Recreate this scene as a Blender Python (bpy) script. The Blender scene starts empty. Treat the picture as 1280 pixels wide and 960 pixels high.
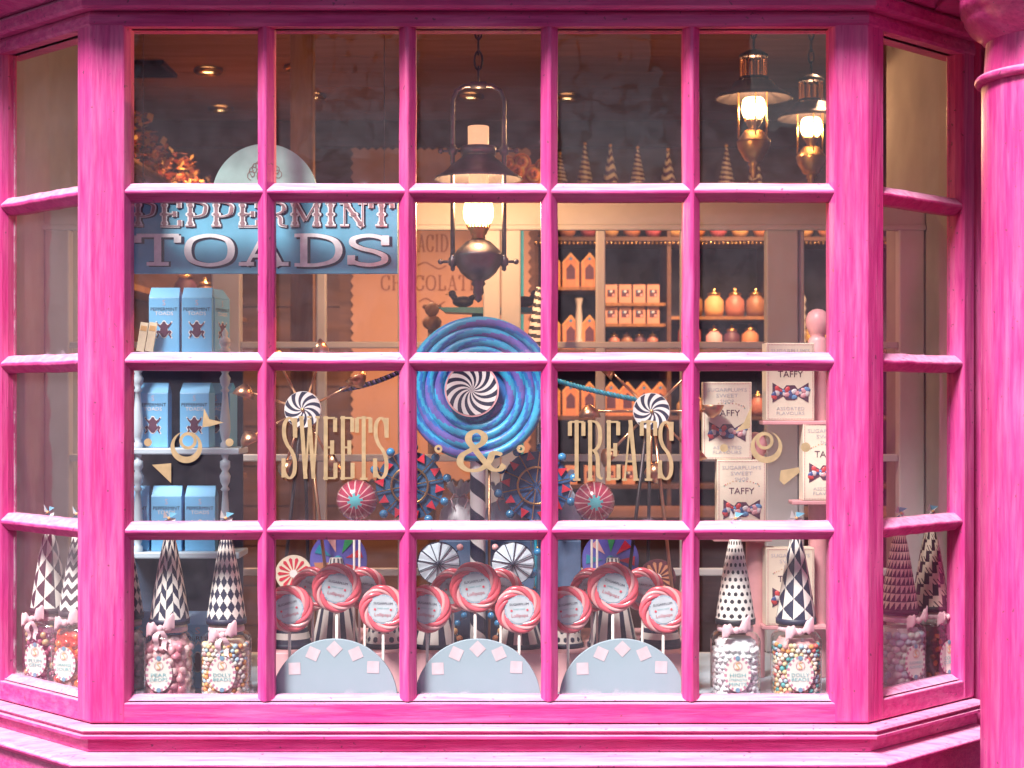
import bpy, math, random
from mathutils import Vector, Matrix
R = math.radians
PI = math.pi
rnd = random.Random(7)
sc = bpy.context.scene
COL = sc.collection

# ---------------------------------------------------------------- measures
D = 3.5                      # camera to window plane (m)
K0 = 0.00169                 # metres per photo pixel on the window plane
EYE = 1.6
def k(Y): return K0 * (D + Y) / D
def X(px, Y=0.0): return (px - 640.0) * k(Y)
def Z(py, Y=0.0): return EYE - (py - 500.0) * k(Y)
BED = 0.955                  # level of the display bed

# ---------------------------------------------------------------- materials
MATS = {}
def new_mat(name):
    m = bpy.data.materials.new(name); m.use_nodes = True
    MATS[name] = m
    return m, m.node_tree.nodes, m.node_tree.links
def mat(name, col, rough=0.5, metal=0.0, var=0.12, scale=40.0, bump=0.0, emit=None, estr=0.0, coat=0.0, spec=0.5, sheen=0.0, stretch=(1, 1, 1), sss=0.0):
    if name in MATS: return MATS[name]
    m, N, L = new_mat(name)
    b = N['Principled BSDF']
    b.inputs['Roughness'].default_value = rough
    b.inputs['Metallic'].default_value = metal
    b.inputs['Coat Weight'].default_value = coat
    b.inputs['Coat Roughness'].default_value = 0.15
    b.inputs['Specular IOR Level'].default_value = spec
    b.inputs['Sheen Weight'].default_value = sheen
    tc = N.new('ShaderNodeTexCoord'); mp = N.new('ShaderNodeMapping'); mp.inputs['Scale'].default_value = stretch
    L.new(tc.outputs['Object'], mp.inputs['Vector'])
    nz = N.new('ShaderNodeTexNoise'); nz.inputs['Scale'].default_value = scale; nz.inputs['Detail'].default_value = 5
    L.new(mp.outputs['Vector'], nz.inputs['Vector'])
    cr = N.new('ShaderNodeValToRGB')
    cr.color_ramp.elements[0].position = 0.3; cr.color_ramp.elements[1].position = 0.7
    lo = tuple(max(0, c * (1 - var)) for c in col[:3]) + (1,)
    hi = tuple(min(1, c * (1 + var)) for c in col[:3]) + (1,)
    cr.color_ramp.elements[0].color = lo; cr.color_ramp.elements[1].color = hi
    L.new(nz.outputs['Fac'], cr.inputs['Fac'])
    L.new(cr.outputs['Color'], b.inputs['Base Color'])
    if bump > 0:
        bp = N.new('ShaderNodeBump'); bp.inputs['Strength'].default_value = bump; bp.inputs['Distance'].default_value = 0.002
        L.new(nz.outputs['Fac'], bp.inputs['Height']); L.new(bp.outputs['Normal'], b.inputs['Normal'])
    if emit:
        b.inputs['Emission Color'].default_value = tuple(emit) + (1,)
        b.inputs['Emission Strength'].default_value = estr
    return m

def paint(name, stretch, base=(0.66, 0.045, 0.265)):
    """old gloss house paint over wood: brush streaks, pale worn patches, chips, sky highlight painted pale on upward faces"""
    m, N, L = new_mat(name)
    b = N['Principled BSDF']
    tc = N.new('ShaderNodeTexCoord')
    geo = N.new('ShaderNodeNewGeometry')
    mp = N.new('ShaderNodeMapping'); mp.inputs['Scale'].default_value = stretch
    L.new(geo.outputs['Position'], mp.inputs['Vector'])
    st = N.new('ShaderNodeTexNoise'); st.inputs['Scale'].default_value = 1.0; st.inputs['Detail'].default_value = 7; st.inputs['Roughness'].default_value = 0.65
    L.new(mp.outputs['Vector'], st.inputs['Vector'])
    bl = N.new('ShaderNodeTexNoise'); bl.inputs['Scale'].default_value = 1; bl.inputs['Detail'].default_value = 8; bl.inputs['Roughness'].default_value = .62
    mp2 = N.new('ShaderNodeMapping'); mp2.inputs['Scale'].default_value = tuple(max(4.5, q * .42) for q in stretch)
    L.new(geo.outputs['Position'], mp2.inputs['Vector']); L.new(mp2.outputs['Vector'], bl.inputs['Vector'])
    c1 = N.new('ShaderNodeValToRGB'); e = c1.color_ramp.elements
    e[0].position = 0.28; e[0].color = (base[0] * .68, base[1] * .40, base[2] * .72, 1)
    e[1].position = 0.72; e[1].color = (min(1, base[0] * 1.15), base[1] * 2.0, min(1, base[2] * 1.25), 1)
    L.new(st.outputs['Fac'], c1.inputs['Fac'])
    c2 = N.new('ShaderNodeValToRGB'); e = c2.color_ramp.elements
    e[0].position = 0.46; e[0].color = (0, 0, 0, 1); e[1].position = 0.72; e[1].color = (.60, .60, .60, 1)
    L.new(bl.outputs['Fac'], c2.inputs['Fac'])
    mx = N.new('ShaderNodeMix'); mx.data_type = 'RGBA'
    L.new(c2.outputs['Color'], mx.inputs[0]); L.new(c1.outputs['Color'], mx.inputs[6]); mx.inputs[7].default_value = (0.82, 0.23, 0.46, 1)
    # sun-bleached and hotter-coloured patches of older coats
    hp = N.new('ShaderNodeTexNoise'); hp.inputs['Scale'].default_value = 2.6; hp.inputs['Detail'].default_value = 4
    L.new(geo.outputs['Position'], hp.inputs['Vector'])
    c4 = N.new('ShaderNodeValToRGB'); e = c4.color_ramp.elements
    e[0].position = 0.44; e[0].color = (0, 0, 0, 1); e[1].position = 0.68; e[1].color = (.40, .40, .40, 1)
    L.new(hp.outputs['Fac'], c4.inputs['Fac'])
    mxh = N.new('ShaderNodeMix'); mxh.data_type = 'RGBA'
    L.new(c4.outputs['Color'], mxh.inputs[0]); L.new(mx.outputs[2], mxh.inputs[6]); mxh.inputs[7].default_value = (0.66, 0.02, 0.15, 1)
    mx = mxh
    # sky-lit highlight painted into the colour of upward faces, patchy
    sp = N.new('ShaderNodeSeparateXYZ'); L.new(geo.outputs['Normal'], sp.inputs[0])
    hi_up = N.new('ShaderNodeMapRange'); hi_up.inputs[1].default_value = 0.3; hi_up.inputs[2].default_value = 0.72; hi_up.inputs[3].default_value = 0; hi_up.inputs[4].default_value = 1
    L.new(sp.outputs['Z'], hi_up.inputs[0])
    hi_nz = N.new('ShaderNodeMapRange'); hi_nz.inputs[1].default_value = 0.25; hi_nz.inputs[2].default_value = 0.6; hi_nz.inputs[3].default_value = 0.25; hi_nz.inputs[4].default_value = 0.95
    L.new(st.outputs['Fac'], hi_nz.inputs[0])
    hi_fac = N.new('ShaderNodeMath'); hi_fac.operation = 'MULTIPLY'; L.new(hi_up.outputs[0], hi_fac.inputs[0]); L.new(hi_nz.outputs[0], hi_fac.inputs[1])
    mx2 = N.new('ShaderNodeMix'); mx2.data_type = 'RGBA'
    L.new(hi_fac.outputs[0], mx2.inputs[0]); L.new(mx.outputs[2], mx2.inputs[6]); mx2.inputs[7].default_value = (0.78, 0.40, 0.60, 1)
    # chips
    ch = N.new('ShaderNodeTexNoise'); ch.inputs['Scale'].default_value = 85; ch.inputs['Detail'].default_value = 3
    L.new(geo.outputs['Position'], ch.inputs['Vector'])
    cc = N.new('ShaderNodeValToRGB'); e = cc.color_ramp.elements
    e[0].position = 0.685; e[0].color = (0, 0, 0, 1); e[1].position = 0.72; e[1].color = (.8, .8, .8, 1)
    L.new(ch.outputs['Fac'], cc.inputs['Fac'])
    mx3 = N.new('ShaderNodeMix'); mx3.data_type = 'RGBA'
    L.new(cc.outputs['Color'], mx3.inputs[0]); L.new(mx2.outputs[2], mx3.inputs[6]); mx3.inputs[7].default_value = (0.16, 0.05, 0.10, 1)
    L.new(mx3.outputs[2], b.inputs['Base Color'])
    b.inputs['Roughness'].default_value = 0.42
    b.inputs['Coat Weight'].default_value = 0.12
    b.inputs['Coat Roughness'].default_value = 0.3
    ad = N.new('ShaderNodeMath'); ad.operation = 'ADD'; L.new(st.outputs['Fac'], ad.inputs[0]); L.new(bl.outputs['Fac'], ad.inputs[1])
    bp = N.new('ShaderNodeBump'); bp.inputs['Strength'].default_value = 0.55; bp.inputs['Distance'].default_value = 0.0035
    L.new(ad.outputs[0], bp.inputs['Height']); L.new(bp.outputs['Normal'], b.inputs['Normal'])
    return m
RENDER = mat('lilac_render', (0.56, 0.46, 0.54), .9, var=.12, scale=2)
PINK_V = paint('pink_paint_upright', (110, 110, 7))
PINK_H = paint('pink_paint_level', (8, 90, 130))

def two_sided_fresnel(N, L):
    g = N.new('ShaderNodeNewGeometry'); mr = N.new('ShaderNodeMapRange')
    mr.inputs[3].default_value = 1.5; mr.inputs[4].default_value = 1 / 1.5
    L.new(g.outputs['Backfacing'], mr.inputs[0])
    fr = N.new('ShaderNodeFresnel'); L.new(mr.outputs[0], fr.inputs['IOR']); return fr
def glass_pane_mat():
    m, N, L = new_mat('old_window_glass')
    for n in list(N):
        if n.type != 'OUTPUT_MATERIAL': N.remove(n)
    out = [n for n in N if n.type == 'OUTPUT_MATERIAL'][0]
    tr = N.new('ShaderNodeBsdfTransparent'); tr.inputs[0].default_value = (0.97, 0.975, 0.98, 1)
    gl = N.new('ShaderNodeBsdfGlossy'); gl.inputs['Roughness'].default_value = 0.02
    geo = N.new('ShaderNodeNewGeometry')
    nz = N.new('ShaderNodeTexNoise'); nz.inputs['Scale'].default_value = 9; nz.inputs['Detail'].default_value = 2
    L.new(geo.outputs['Position'], nz.inputs['Vector'])
    bp = N.new('ShaderNodeBump'); bp.inputs['Strength'].default_value = 0.25; bp.inputs['Distance'].default_value = 0.004
    L.new(nz.outputs['Fac'], bp.inputs['Height']); L.new(bp.outputs['Normal'], gl.inputs['Normal'])
    fr = two_sided_fresnel(N, L)
    fm = N.new('ShaderNodeMath'); fm.operation = 'MULTIPLY'; fm.inputs[1].default_value = 1.35
    L.new(fr.outputs[0], fm.inputs[0])
    ms = N.new('ShaderNodeMixShader'); L.new(fm.outputs[0], ms.inputs[0]); L.new(tr.outputs[0], ms.inputs[1]); L.new(gl.outputs[0], ms.inputs[2])
    # grime gathered against the putty line of every pane
    uv = N.new('ShaderNodeUVMap'); sx = N.new('ShaderNodeSeparateXYZ'); L.new(uv.outputs[0], sx.inputs[0])
    def mth(op, a, b=None, v=None):
        q = N.new('ShaderNodeMath'); q.operation = op; L.new(a, q.inputs[0])
        if b is not None: L.new(b, q.inputs[1])
        if v is not None: q.inputs[1].default_value = v
        return q.outputs[0]
    def inv(a):
        q = N.new('ShaderNodeMath'); q.operation = 'SUBTRACT'; q.inputs[0].default_value = 1; L.new(a, q.inputs[1]); return q.outputs[0]
    ed = mth('MINIMUM', mth('MINIMUM', sx.outputs[0], inv(sx.outputs[0])), mth('MINIMUM', sx.outputs[1], inv(sx.outputs[1])))
    n2 = N.new('ShaderNodeTexNoise'); n2.inputs['Scale'].default_value = 26; n2.inputs['Detail'].default_value = 8; n2.inputs['Roughness'].default_value = .7
    L.new(geo.outputs['Position'], n2.inputs['Vector'])
    th = N.new('ShaderNodeMapRange'); th.inputs[1].default_value = .40; th.inputs[2].default_value = .75; th.inputs[3].default_value = .026; th.inputs[4].default_value = .11
    L.new(n2.outputs['Fac'], th.inputs[0])
    g = N.new('ShaderNodeMapRange'); g.inputs[1].default_value = 0; g.inputs[3].default_value = .60; g.inputs[4].default_value = 0; g.interpolation_type = 'SMOOTHSTEP'
    L.new(ed, g.inputs[0]); L.new(th.outputs[0], g.inputs[2])
    film = mth('MULTIPLY', n2.outputs['Fac'], v=0.085)
    gg = mth('MAXIMUM', g.outputs[0], film)
    df = N.new('ShaderNodeBsdfDiffuse'); df.inputs[0].default_value = (0.60, 0.53, 0.62, 1)
    m2 = N.new('ShaderNodeMixShader'); L.new(gg, m2.inputs[0]); L.new(ms.outputs[0], m2.inputs[1]); L.new(df.outputs[0], m2.inputs[2])
    L.new(m2.outputs[0], out.inputs[0])
    return m
GLASS = glass_pane_mat()

def thin_glass(name, tint=(0.97, 0.98, 0.98), mul=1.6, rough=0.03, emit=None, estr=0, transp=1.0):
    m, N, L = new_mat(name)
    for n in list(N):
        if n.type != 'OUTPUT_MATERIAL': N.remove(n)
    out = [n for n in N if n.type == 'OUTPUT_MATERIAL'][0]
    tr = N.new('ShaderNodeBsdfTransparent'); tr.inputs[0].default_value = tuple(tint) + (1,)
    gl = N.new('ShaderNodeBsdfGlossy'); gl.inputs['Roughness'].default_value = rough
    fr = two_sided_fresnel(N, L)
    fm = N.new('ShaderNodeMath'); fm.operation = 'MULTIPLY'; fm.inputs[1].default_value = mul; fm.use_clamp = True
    L.new(fr.outputs[0], fm.inputs[0])
    ms = N.new('ShaderNodeMixShader'); L.new(fm.outputs[0], ms.inputs[0]); L.new(tr.outputs[0], ms.inputs[1]); L.new(gl.outputs[0], ms.inputs[2])
    last = ms
    if emit:
        em = N.new('ShaderNodeEmission'); em.inputs[0].default_value = tuple(emit) + (1,); em.inputs[1].default_value = estr
        ad = N.new('ShaderNodeAddShader'); L.new(ms.outputs[0], ad.inputs[0]); L.new(em.outputs[0], ad.inputs[1]); last = ad
    L.new(last.outputs[0], out.inputs[0])
    return m
JARGLASS = thin_glass('sweet_jar_glass')
LAMPGLASS = thin_glass('lit_lamp_glass', (1, .95, .85), 1.2, .05, (1.0, 0.60, 0.26), 7.0)

def wood(name, c1, c2, stretch=(3, 3, 40), rough=0.5):
    m, N, L = new_mat(name)
    b = N['Principled BSDF']; geo = N.new('ShaderNodeNewGeometry')
    mp = N.new('ShaderNodeMapping'); mp.inputs['Scale'].default_value = stretch
    L.new(geo.outputs['Position'], mp.inputs['Vector'])
    nz = N.new('ShaderNodeTexNoise'); nz.inputs['Scale'].default_value = 1.0; nz.inputs['Detail'].default_value = 6; nz.inputs['Distortion'].default_value = 1.2
    L.new(mp.outputs['Vector'], nz.inputs['Vector'])
    cr = N.new('ShaderNodeValToRGB'); e = cr.color_ramp.elements
    e[0].position = .3; e[0].color = tuple(c1) + (1,); e[1].position = .7; e[1].color = tuple(c2) + (1,)
    L.new(nz.outputs['Fac'], cr.inputs['Fac']); L.new(cr.outputs[0], b.inputs['Base Color'])
    b.inputs['Roughness'].default_value = rough
    bp = N.new('ShaderNodeBump'); bp.inputs['Strength'].default_value = .4; bp.inputs['Distance'].default_value = .002
    L.new(nz.outputs['Fac'], bp.inputs['Height']); L.new(bp.outputs['Normal'], b.inputs['Normal'])
    return m
WOOD_DK = wood('dark_boarding', (0.075, 0.035, 0.028), (0.14, 0.070, 0.048), (2, 2, 22))
WOOD_CEIL = wood('brown_ceiling', (0.40, 0.23, 0.17), (0.52, 0.31, 0.24), (2, 14, 2), .7)
WOOD_MID = wood('oak', (0.20, 0.09, 0.035), (0.36, 0.18, 0.07), (30, 30, 3))
CREAM_WD = mat('pale_painted_wood', (0.56, 0.545, 0.54), .5, var=.08, scale=8, bump=.1)
PLASTER = mat('grey_plaster', (0.35, 0.32, 0.325), .9, var=.16, scale=6, bump=.6)
GOLDP = mat('gold_leaf_letters', (0.54, 0.38, 0.22), .42, .35, var=.14, scale=60)
BRASS = mat('brass', (0.72, 0.45, 0.18), .3, 1.0)
COPPER = mat('copper', (0.66, 0.36, 0.20), .3, 1.0)
PEWTER = mat('tarnished_pewter', (0.20, 0.19, 0.21), .38, .9, var=.25, scale=25, bump=.1)
IRON = mat('dark_iron', (0.06, 0.05, 0.055), .45, .8)
WHITE = mat('white_card', (0.80, 0.78, 0.76), .6, var=.03)
CREAM = mat('cream_card', (0.80, 0.70, 0.54), .6, var=.04)
NAVY = mat('navy_ink', (0.018, 0.022, 0.055), .5)
BLACK = mat('black_card', (0.014, 0.013, 0.020), .5)
SKYB = mat('sky_blue_board', (0.35, 0.46, 0.52), .6, var=.03, scale=8)
SIGNB = mat('faded_sign_blue', (0.14, 0.44, 0.62), .65, var=.18, scale=14)
SIGNG = mat('faded_sign_green', (0.40, 0.62, 0.56), .7, var=.18, scale=18)
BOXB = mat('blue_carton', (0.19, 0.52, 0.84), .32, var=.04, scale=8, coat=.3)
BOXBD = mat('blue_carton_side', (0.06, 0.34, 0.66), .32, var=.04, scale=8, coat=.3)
PALEB = mat('pale_blue_gloss_paint', (0.50, 0.62, 0.70), .4, var=.05, scale=10)
PURP = mat('plum_ink', (0.10, 0.035, 0.07), .5)
CANDYR = mat('coral_sugar', (0.80, 0.13, 0.17), .22, var=.08, coat=.5)
CANDYP = mat('pale_pink_sugar', (0.86, 0.45, 0.45), .22, var=.06, coat=.5)
TURQ = mat('turquoise_rope', (0.035, 0.37, 0.62), .4, var=.18, scale=50, bump=.3)
BLUE2 = mat('cobalt_rope', (0.03, 0.17, 0.50), .4, var=.18, scale=50, bump=.3)
VIOL = mat('violet_rope', (0.15, 0.13, 0.46), .4, var=.18, scale=50, bump=.3)
PINKC = mat('pink_card', (0.78, 0.42, 0.44), .6, var=.04)
ROSEWD = mat('rose_pink_stand', (0.78, 0.38, 0.40), .4, var=.05)
RIBB = mat('pink_satin_ribbon', (0.86, 0.55, 0.60), .35, var=.06, sheen=.4)
LILAC = mat('lilac_mark', (0.55, 0.47, 0.58), .5)
MINTINK = mat('mint_ink', (0.16, 0.44, 0.46), .5)
REDINK = mat('rose_ink', (0.55, 0.12, 0.16), .5)
STICK = mat('white_paper_stick', (0.82, 0.76, 0.70), .6)
ORANGE = mat('orange_card', (0.58, 0.23, 0.11), .55, var=.12)
AMBER = mat('amber_card', (0.72, 0.42, 0.17), .55, var=.12)
TEAL = mat('teal_paint', (0.02, 0.28, 0.40), .4)
RED = mat('red_paint', (0.65, 0.03, 0.06), .35)
GREEN = mat('green_paint', (0.06, 0.38, 0.14), .4)
BALLB = mat('blue_bauble', (0.04, 0.25, 0.50), .2, coat=.6)
VIOLETB = mat('violet_board', (0.13, 0.12, 0.48), .5)
BAGW = mat('white_tissue', (0.76, 0.74, 0.78), .6, var=.05, sheen=.3)
BAGB = mat('pale_blue_tissue', (0.52, 0.66, 0.80), .6, var=.05, sheen=.3)

# ---------------------------------------------------------------- mesh builder
class MB:
    def __init__(self):
        self.v = []; self.f = []; self.m = []; self.s = []; self.mats = []; self.uv = {}
    def mi(self, m):
        if m not in self.mats: self.mats.append(m)
        return self.mats.index(m)
    def add(self, vs, fs, m, smooth=False, xf=None):
        o = len(self.v); i = self.mi(m) if not isinstance(m, (list, tuple)) else None
        if xf is not None: vs = [tuple(xf @ Vector(p)) for p in vs]
        self.v.extend(vs)
        for n, q in enumerate(fs):
            self.f.append(tuple(a + o for a in q)); self.s.append(smooth)
            self.m.append(i if i is not None else self.mi(m[n]))
        return self
    def box(self, x0, x1, y0, y1, z0, z1, m, xf=None):
        vs = [(x, y, z) for x in (x0, x1) for y in (y0, y1) for z in (z0, z1)]
        fs = [(0, 1, 3, 2), (4, 6, 7, 5), (0, 4, 5, 1), (2, 3, 7, 6), (0, 2, 6, 4), (1, 5, 7, 3)]
        return self.add(vs, fs, m, False, xf)
    def prism(self, poly, y0, y1, m, xf=None, edge=None):
        n = len(poly)
        vs = [(x, y0, z) for x, z in poly] + [(x, y1, z) for x, z in poly]
        ar = sum(poly[i][0] * poly[(i + 1) % n][1] - poly[(i + 1) % n][0] * poly[i][1] for i in range(n))
        a = tuple(range(n)); b = tuple(range(2 * n - 1, n - 1, -1))
        fs = [a, b] + [((i), i + n, (i + 1) % n + n, (i + 1) % n) for i in range(n)]
        if ar < 0: fs = [tuple(reversed(q)) for q in fs]
        ms = [m, m] + [edge or m] * n
        return self.add(vs, fs, ms, False, xf)
    def lathe(self, prof, m, c=(0, 0, 0), seg=28, xf=None, smooth=True, sq=None, matfn=None, sx=1, sy=1):
        vs = []; fs = []; ms = []
        for r, z in prof:
            for j in range(seg):
                t = 2 * PI * j / seg
                q = 1.0 if not sq else (abs(math.cos(t)) ** sq + abs(math.sin(t)) ** sq) ** (-1 / sq)
                vs.append((c[0] + sx * r * q * math.cos(t), c[1] + sy * r * q * math.sin(t), c[2] + z))
        for i in range(len(prof) - 1):
            for j in range(seg):
                a = i * seg + j; b = i * seg + (j + 1) % seg
                fs.append((a, b, b + seg, a + seg)); ms.append(matfn(i, j) if matfn else m)
        return self.add(vs, fs, ms, smooth, xf)
    def sphere(self, c, r, m, seg=14, rings=8, s=(1, 1, 1), xf=None, matfn=None):
        prof = []
        for i in range(rings + 1):
            a = -PI / 2 + PI * i / rings
            prof.append((max(1e-5, math.cos(a)), math.sin(a)))
        M = Matrix.Translation(c) @ (xf or Matrix()) @ Matrix.Diagonal((r * s[0], r * s[1], r * s[2], 1))
        return self.lathe(prof, m, seg=seg, xf=M, matfn=matfn)
    def tube(self, pts, r, m, seg=8, closed=False, matfn=None, smooth=True, cap=True):
        P = [Vector(p) for p in pts]; n = len(P)
        rr = r if isinstance(r, (list, tuple)) else [r] * n
        vs = []; fs = []; ms = []
        up = None
        for i in range(n):
            if closed: t = P[(i + 1) % n] - P[i - 1]
            else: t = P[min(n - 1, i + 1)] - P[max(0, i - 1)]
            t.normalize()
            if up is None:
                up = Vector((0, 0, 1)) if abs(t.z) < .9 else Vector((0, 1, 0))
            u = up - t * up.dot(t)
            if u.length < 1e-4: u = Vector((1, 0, 0)) - t * t.x
            u.normalize(); w = t.cross(u); up = u
            for j in range(seg):
                a = 2 * PI * j / seg
                vs.append(tuple(P[i] + (u * math.cos(a) + w * math.sin(a)) * rr[i]))
        for i in range(n if closed else n - 1):
            for j in range(seg):
                a = i * seg + j; b = i * seg + (j + 1) % seg
                c_ = ((i + 1) % n) * seg + (j + 1) % seg; d = ((i + 1) % n) * seg + j
                fs.append((a, b, c_, d)); ms.append(matfn(i, j) if matfn else m)
        if cap and not closed:
            fs.append(tuple(range(seg - 1, -1, -1))); ms.append(ms[0])
            fs.append(tuple(range((n - 1) * seg, n * seg))); ms.append(ms[0])
        return self.add(vs, fs, ms, smooth)
    def cyl(self, p0, p1, r, m, seg=12, r1=None): return self.tube([p0, p1], [r, r if r1 is None else r1], m, seg, smooth=seg > 6)
    def disc(self, c, r, m, y=0, seg=32, sx=1, sz=1, th=0.0015, xf=None):
        poly = [(c[0] + r * sx * math.cos(2 * PI * j / seg), c[1] + r * sz * math.sin(2 * PI * j / seg)) for j in range(seg)]
        return self.prism(poly, y, y + th, m, xf)
    def build(self, name, parent=None, loc=None, bevel=0, solid=0, sub=0, uv=None):
        me = bpy.data.meshes.new(name); me.from_pydata(self.v, [], self.f)
        for m in self.mats: me.materials.append(m)
        me.polygons.foreach_set('material_index', self.m); me.polygons.foreach_set('use_smooth', self.s)
        if uv:
            l = me.uv_layers.new(name='UVMap')
            for i, q in enumerate([c for fuv in uv for c in fuv]): l.data[i].uv = q
        me.update()
        o = bpy.data.objects.new(name, me); COL.objects.link(o)
        if parent: o.parent = parent
        if loc: o.location = loc
        if bevel:
            b = o.modifiers.new('Bevel', 'BEVEL'); b.width = bevel; b.segments = 2; b.limit_method = 'ANGLE'; b.angle_limit = R(35)
        return o

def tag(o, label, cat, group=None, kind=None):
    o['label'] = label; o['category'] = cat
    if group: o['group'] = group
    if kind: o['kind'] = kind
    return o
def thing(name, label, cat, loc=(0, 0, 0), group=None, rotz=0, roty=0):
    o = bpy.data.objects.new(name, None); COL.objects.link(o); o.empty_display_size = .05
    o.location = loc; o.rotation_euler = (0, roty, rotz)
    return tag(o, label, cat, group)
def struct(name, mb, **kw):
    o = mb.build(name, **kw); o['kind'] = 'structure'; return o
def copy_tree(o, parent=None):
    c = o.copy(); COL.objects.link(c)
    if parent: c.parent = parent
    for ch in [q for q in o.children]: copy_tree(ch, c)
    return c
def again(o, label, loc, rotz=None, group=None, roty=None, scale=None):
    c = copy_tree(o); c.location = loc; c['label'] = label
    if rotz is not None: c.rotation_euler.z = rotz
    if roty is not None: c.rotation_euler.y = roty
    if group: c['group'] = group
    if scale: c.scale = scale
    return c

# ---------------------------------------------------------------- lettering
def cat_rom(pts, n=6, closed=False):
    out = []; N_ = len(pts)
    rng = range(N_ if closed else N_ - 1)
    for i in rng:
        if closed: p = [pts[(i + d) % N_] for d in (-1, 0, 1, 2)]
        else: p = [pts[max(0, i - 1)], pts[i], pts[i + 1], pts[min(N_ - 1, i + 2)]]
        for a in range(n):
            t = a / n
            out.append(tuple(.5 * (2 * p[1][q] + (p[2][q] - p[0][q]) * t + (2 * p[0][q] - 5 * p[1][q] + 4 * p[2][q] - p[3][q]) * t * t + (3 * p[1][q] - p[0][q] - 3 * p[2][q] + p[3][q]) * t ** 3) for q in range(len(p[1]))))
    if not closed: out.append(tuple(pts[-1]))
    return out
# strokes: ('l', pts) straight, ('c', pts) curve, ('o', pts) closed curve, serif ('s', x, y, halfwidth)
GL = {
 'S': (1, [('c', [(.85, .68), (.80, .88), (.5, .97), (.2, .88), (.17, .70), (.35, .56), (.65, .45), (.84, .30), (.80, .11), (.5, .03), (.18, .12), (.13, .33)]), ('l', [(.87, .66), (.87, .97)]), ('l', [(.12, .04), (.12, .34)])]),
 'T': (1, [('l', [(.5, 0), (.5, 1)]), ('t', [(.04, .97), (.96, .97)]), ('l', [(.07, .97), (.07, .74)]), ('l', [(.93, .97), (.93, .74)]), ('s', .5, 0, .24)]),
 'W': (1.35, [('l', [(.12, .97), (.32, .02)]), ('t', [(.32, .02), (.5, .95)]), ('l', [(.5, .95), (.70, .02)]), ('t', [(.70, .02), (.89, .97)]), ('s', .12, 1, .12), ('s', .5, 1, .10), ('s', .89, 1, .11)]),
 'E': (1, [('l', [(.27, 0), (.27, 1)]), ('t', [(.1, .97), (.88, .97)]), ('t', [(.1, .03), (.9, .03)]), ('t', [(.27, .51), (.68, .51)]), ('l', [(.87, .97), (.87, .75)]), ('l', [(.89, .03), (.89, .27)]), ('l', [(.68, .40), (.68, .62)])]),
 'R': (1.08, [('l', [(.24, 0), (.24, 1)]), ('c', [(.1, .97), (.55, .97), (.8, .86), (.8, .63), (.55, .51), (.24, .51)]), ('c', [(.5, .5), (.68, .38), (.72, .1), (.95, .03)]), ('s', .24, 0, .17)]),
 'A': (1.1, [('t', [(.16, 0), (.49, 1)]), ('l', [(.49, 1), (.82, 0)]), ('t', [(.27, .32), (.72, .32)]), ('s', .16, 0, .15), ('s', .82, 0, .17)]),
 'O': (1.15, [('o', [(.5, .97), (.18, .84), (.09, .5), (.18, .16), (.5, .03), (.82, .16), (.91, .5), (.82, .84)])]),
 'D': (1.12, [('l', [(.24, 0), (.24, 1)]), ('c', [(.06, .97), (.5, .97), (.82, .82), (.92, .5), (.82, .18), (.5, .03), (.06, .03)])]),
 'P': (1, [('l', [(.26, 0), (.26, 1)]), ('c', [(.08, .97), (.55, .97), (.86, .86), (.88, .68), (.8, .5), (.55, .42), (.26, .42)]), ('s', .26, 0, .2), ('s', .26, 1, .16)]),
 'M': (1.3, [('l', [(.16, 0), (.16, 1)]), ('l', [(.16, 1), (.5, .25)]), ('t', [(.5, .25), (.84, 1)]), ('l', [(.84, 0), (.84, 1)]), ('s', .16, 0, .14), ('s', .84, 0, .14), ('s', .14, 1, .12), ('s', .86, 1, .12)]),
 'I': (.6, [('l', [(.5, 0), (.5, 1)]), ('s', .5, 0, .36), ('s', .5, 1, .36)]),
 'N': (1.15, [('t', [(.18, 0), (.18, 1)]), ('l', [(.18, 1), (.82, 0)]), ('t', [(.82, 0), (.82, 1)]), ('s', .18, 0, .16), ('s', .15, 1, .14), ('s', .82, 1, .16)]),
 'C': (1.05, [('c', [(.86, .7), (.78, .9), (.5, .97), (.18, .84), (.09, .5), (.18, .16), (.5, .03), (.8, .1), (.88, .32)]), ('l', [(.87, .68), (.87, .97)])]),
 'H': (1.1, [('l', [(.2, 0), (.2, 1)]), ('l', [(.8, 0), (.8, 1)]), ('t', [(.2, .5), (.8, .5)]), ('s', .2, 0, .17), ('s', .8, 0, .17), ('s', .2, 1, .17), ('s', .8, 1, .17)]),
 'L': (.95, [('l', [(.27, 0), (.27, 1)]), ('t', [(.1, .03), (.9, .03)]), ('l', [(.89, .03), (.89, .3)]), ('s', .27, 1, .18)]),
 '&': (1.3, [('c', [(.98, .40), (.80, .44), (.70, .22), (.50, .04), (.24, .03), (.08, .18), (.12, .38), (.36, .54), (.56, .68), (.60, .84), (.46, .96), (.30, .90), (.26, .74), (.40, .52), (.62, .22), (.78, .05), (.94, .04), (1.04, .16)]), ('s', .86, .44, .14)]),
}
_off = [0.0]
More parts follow.
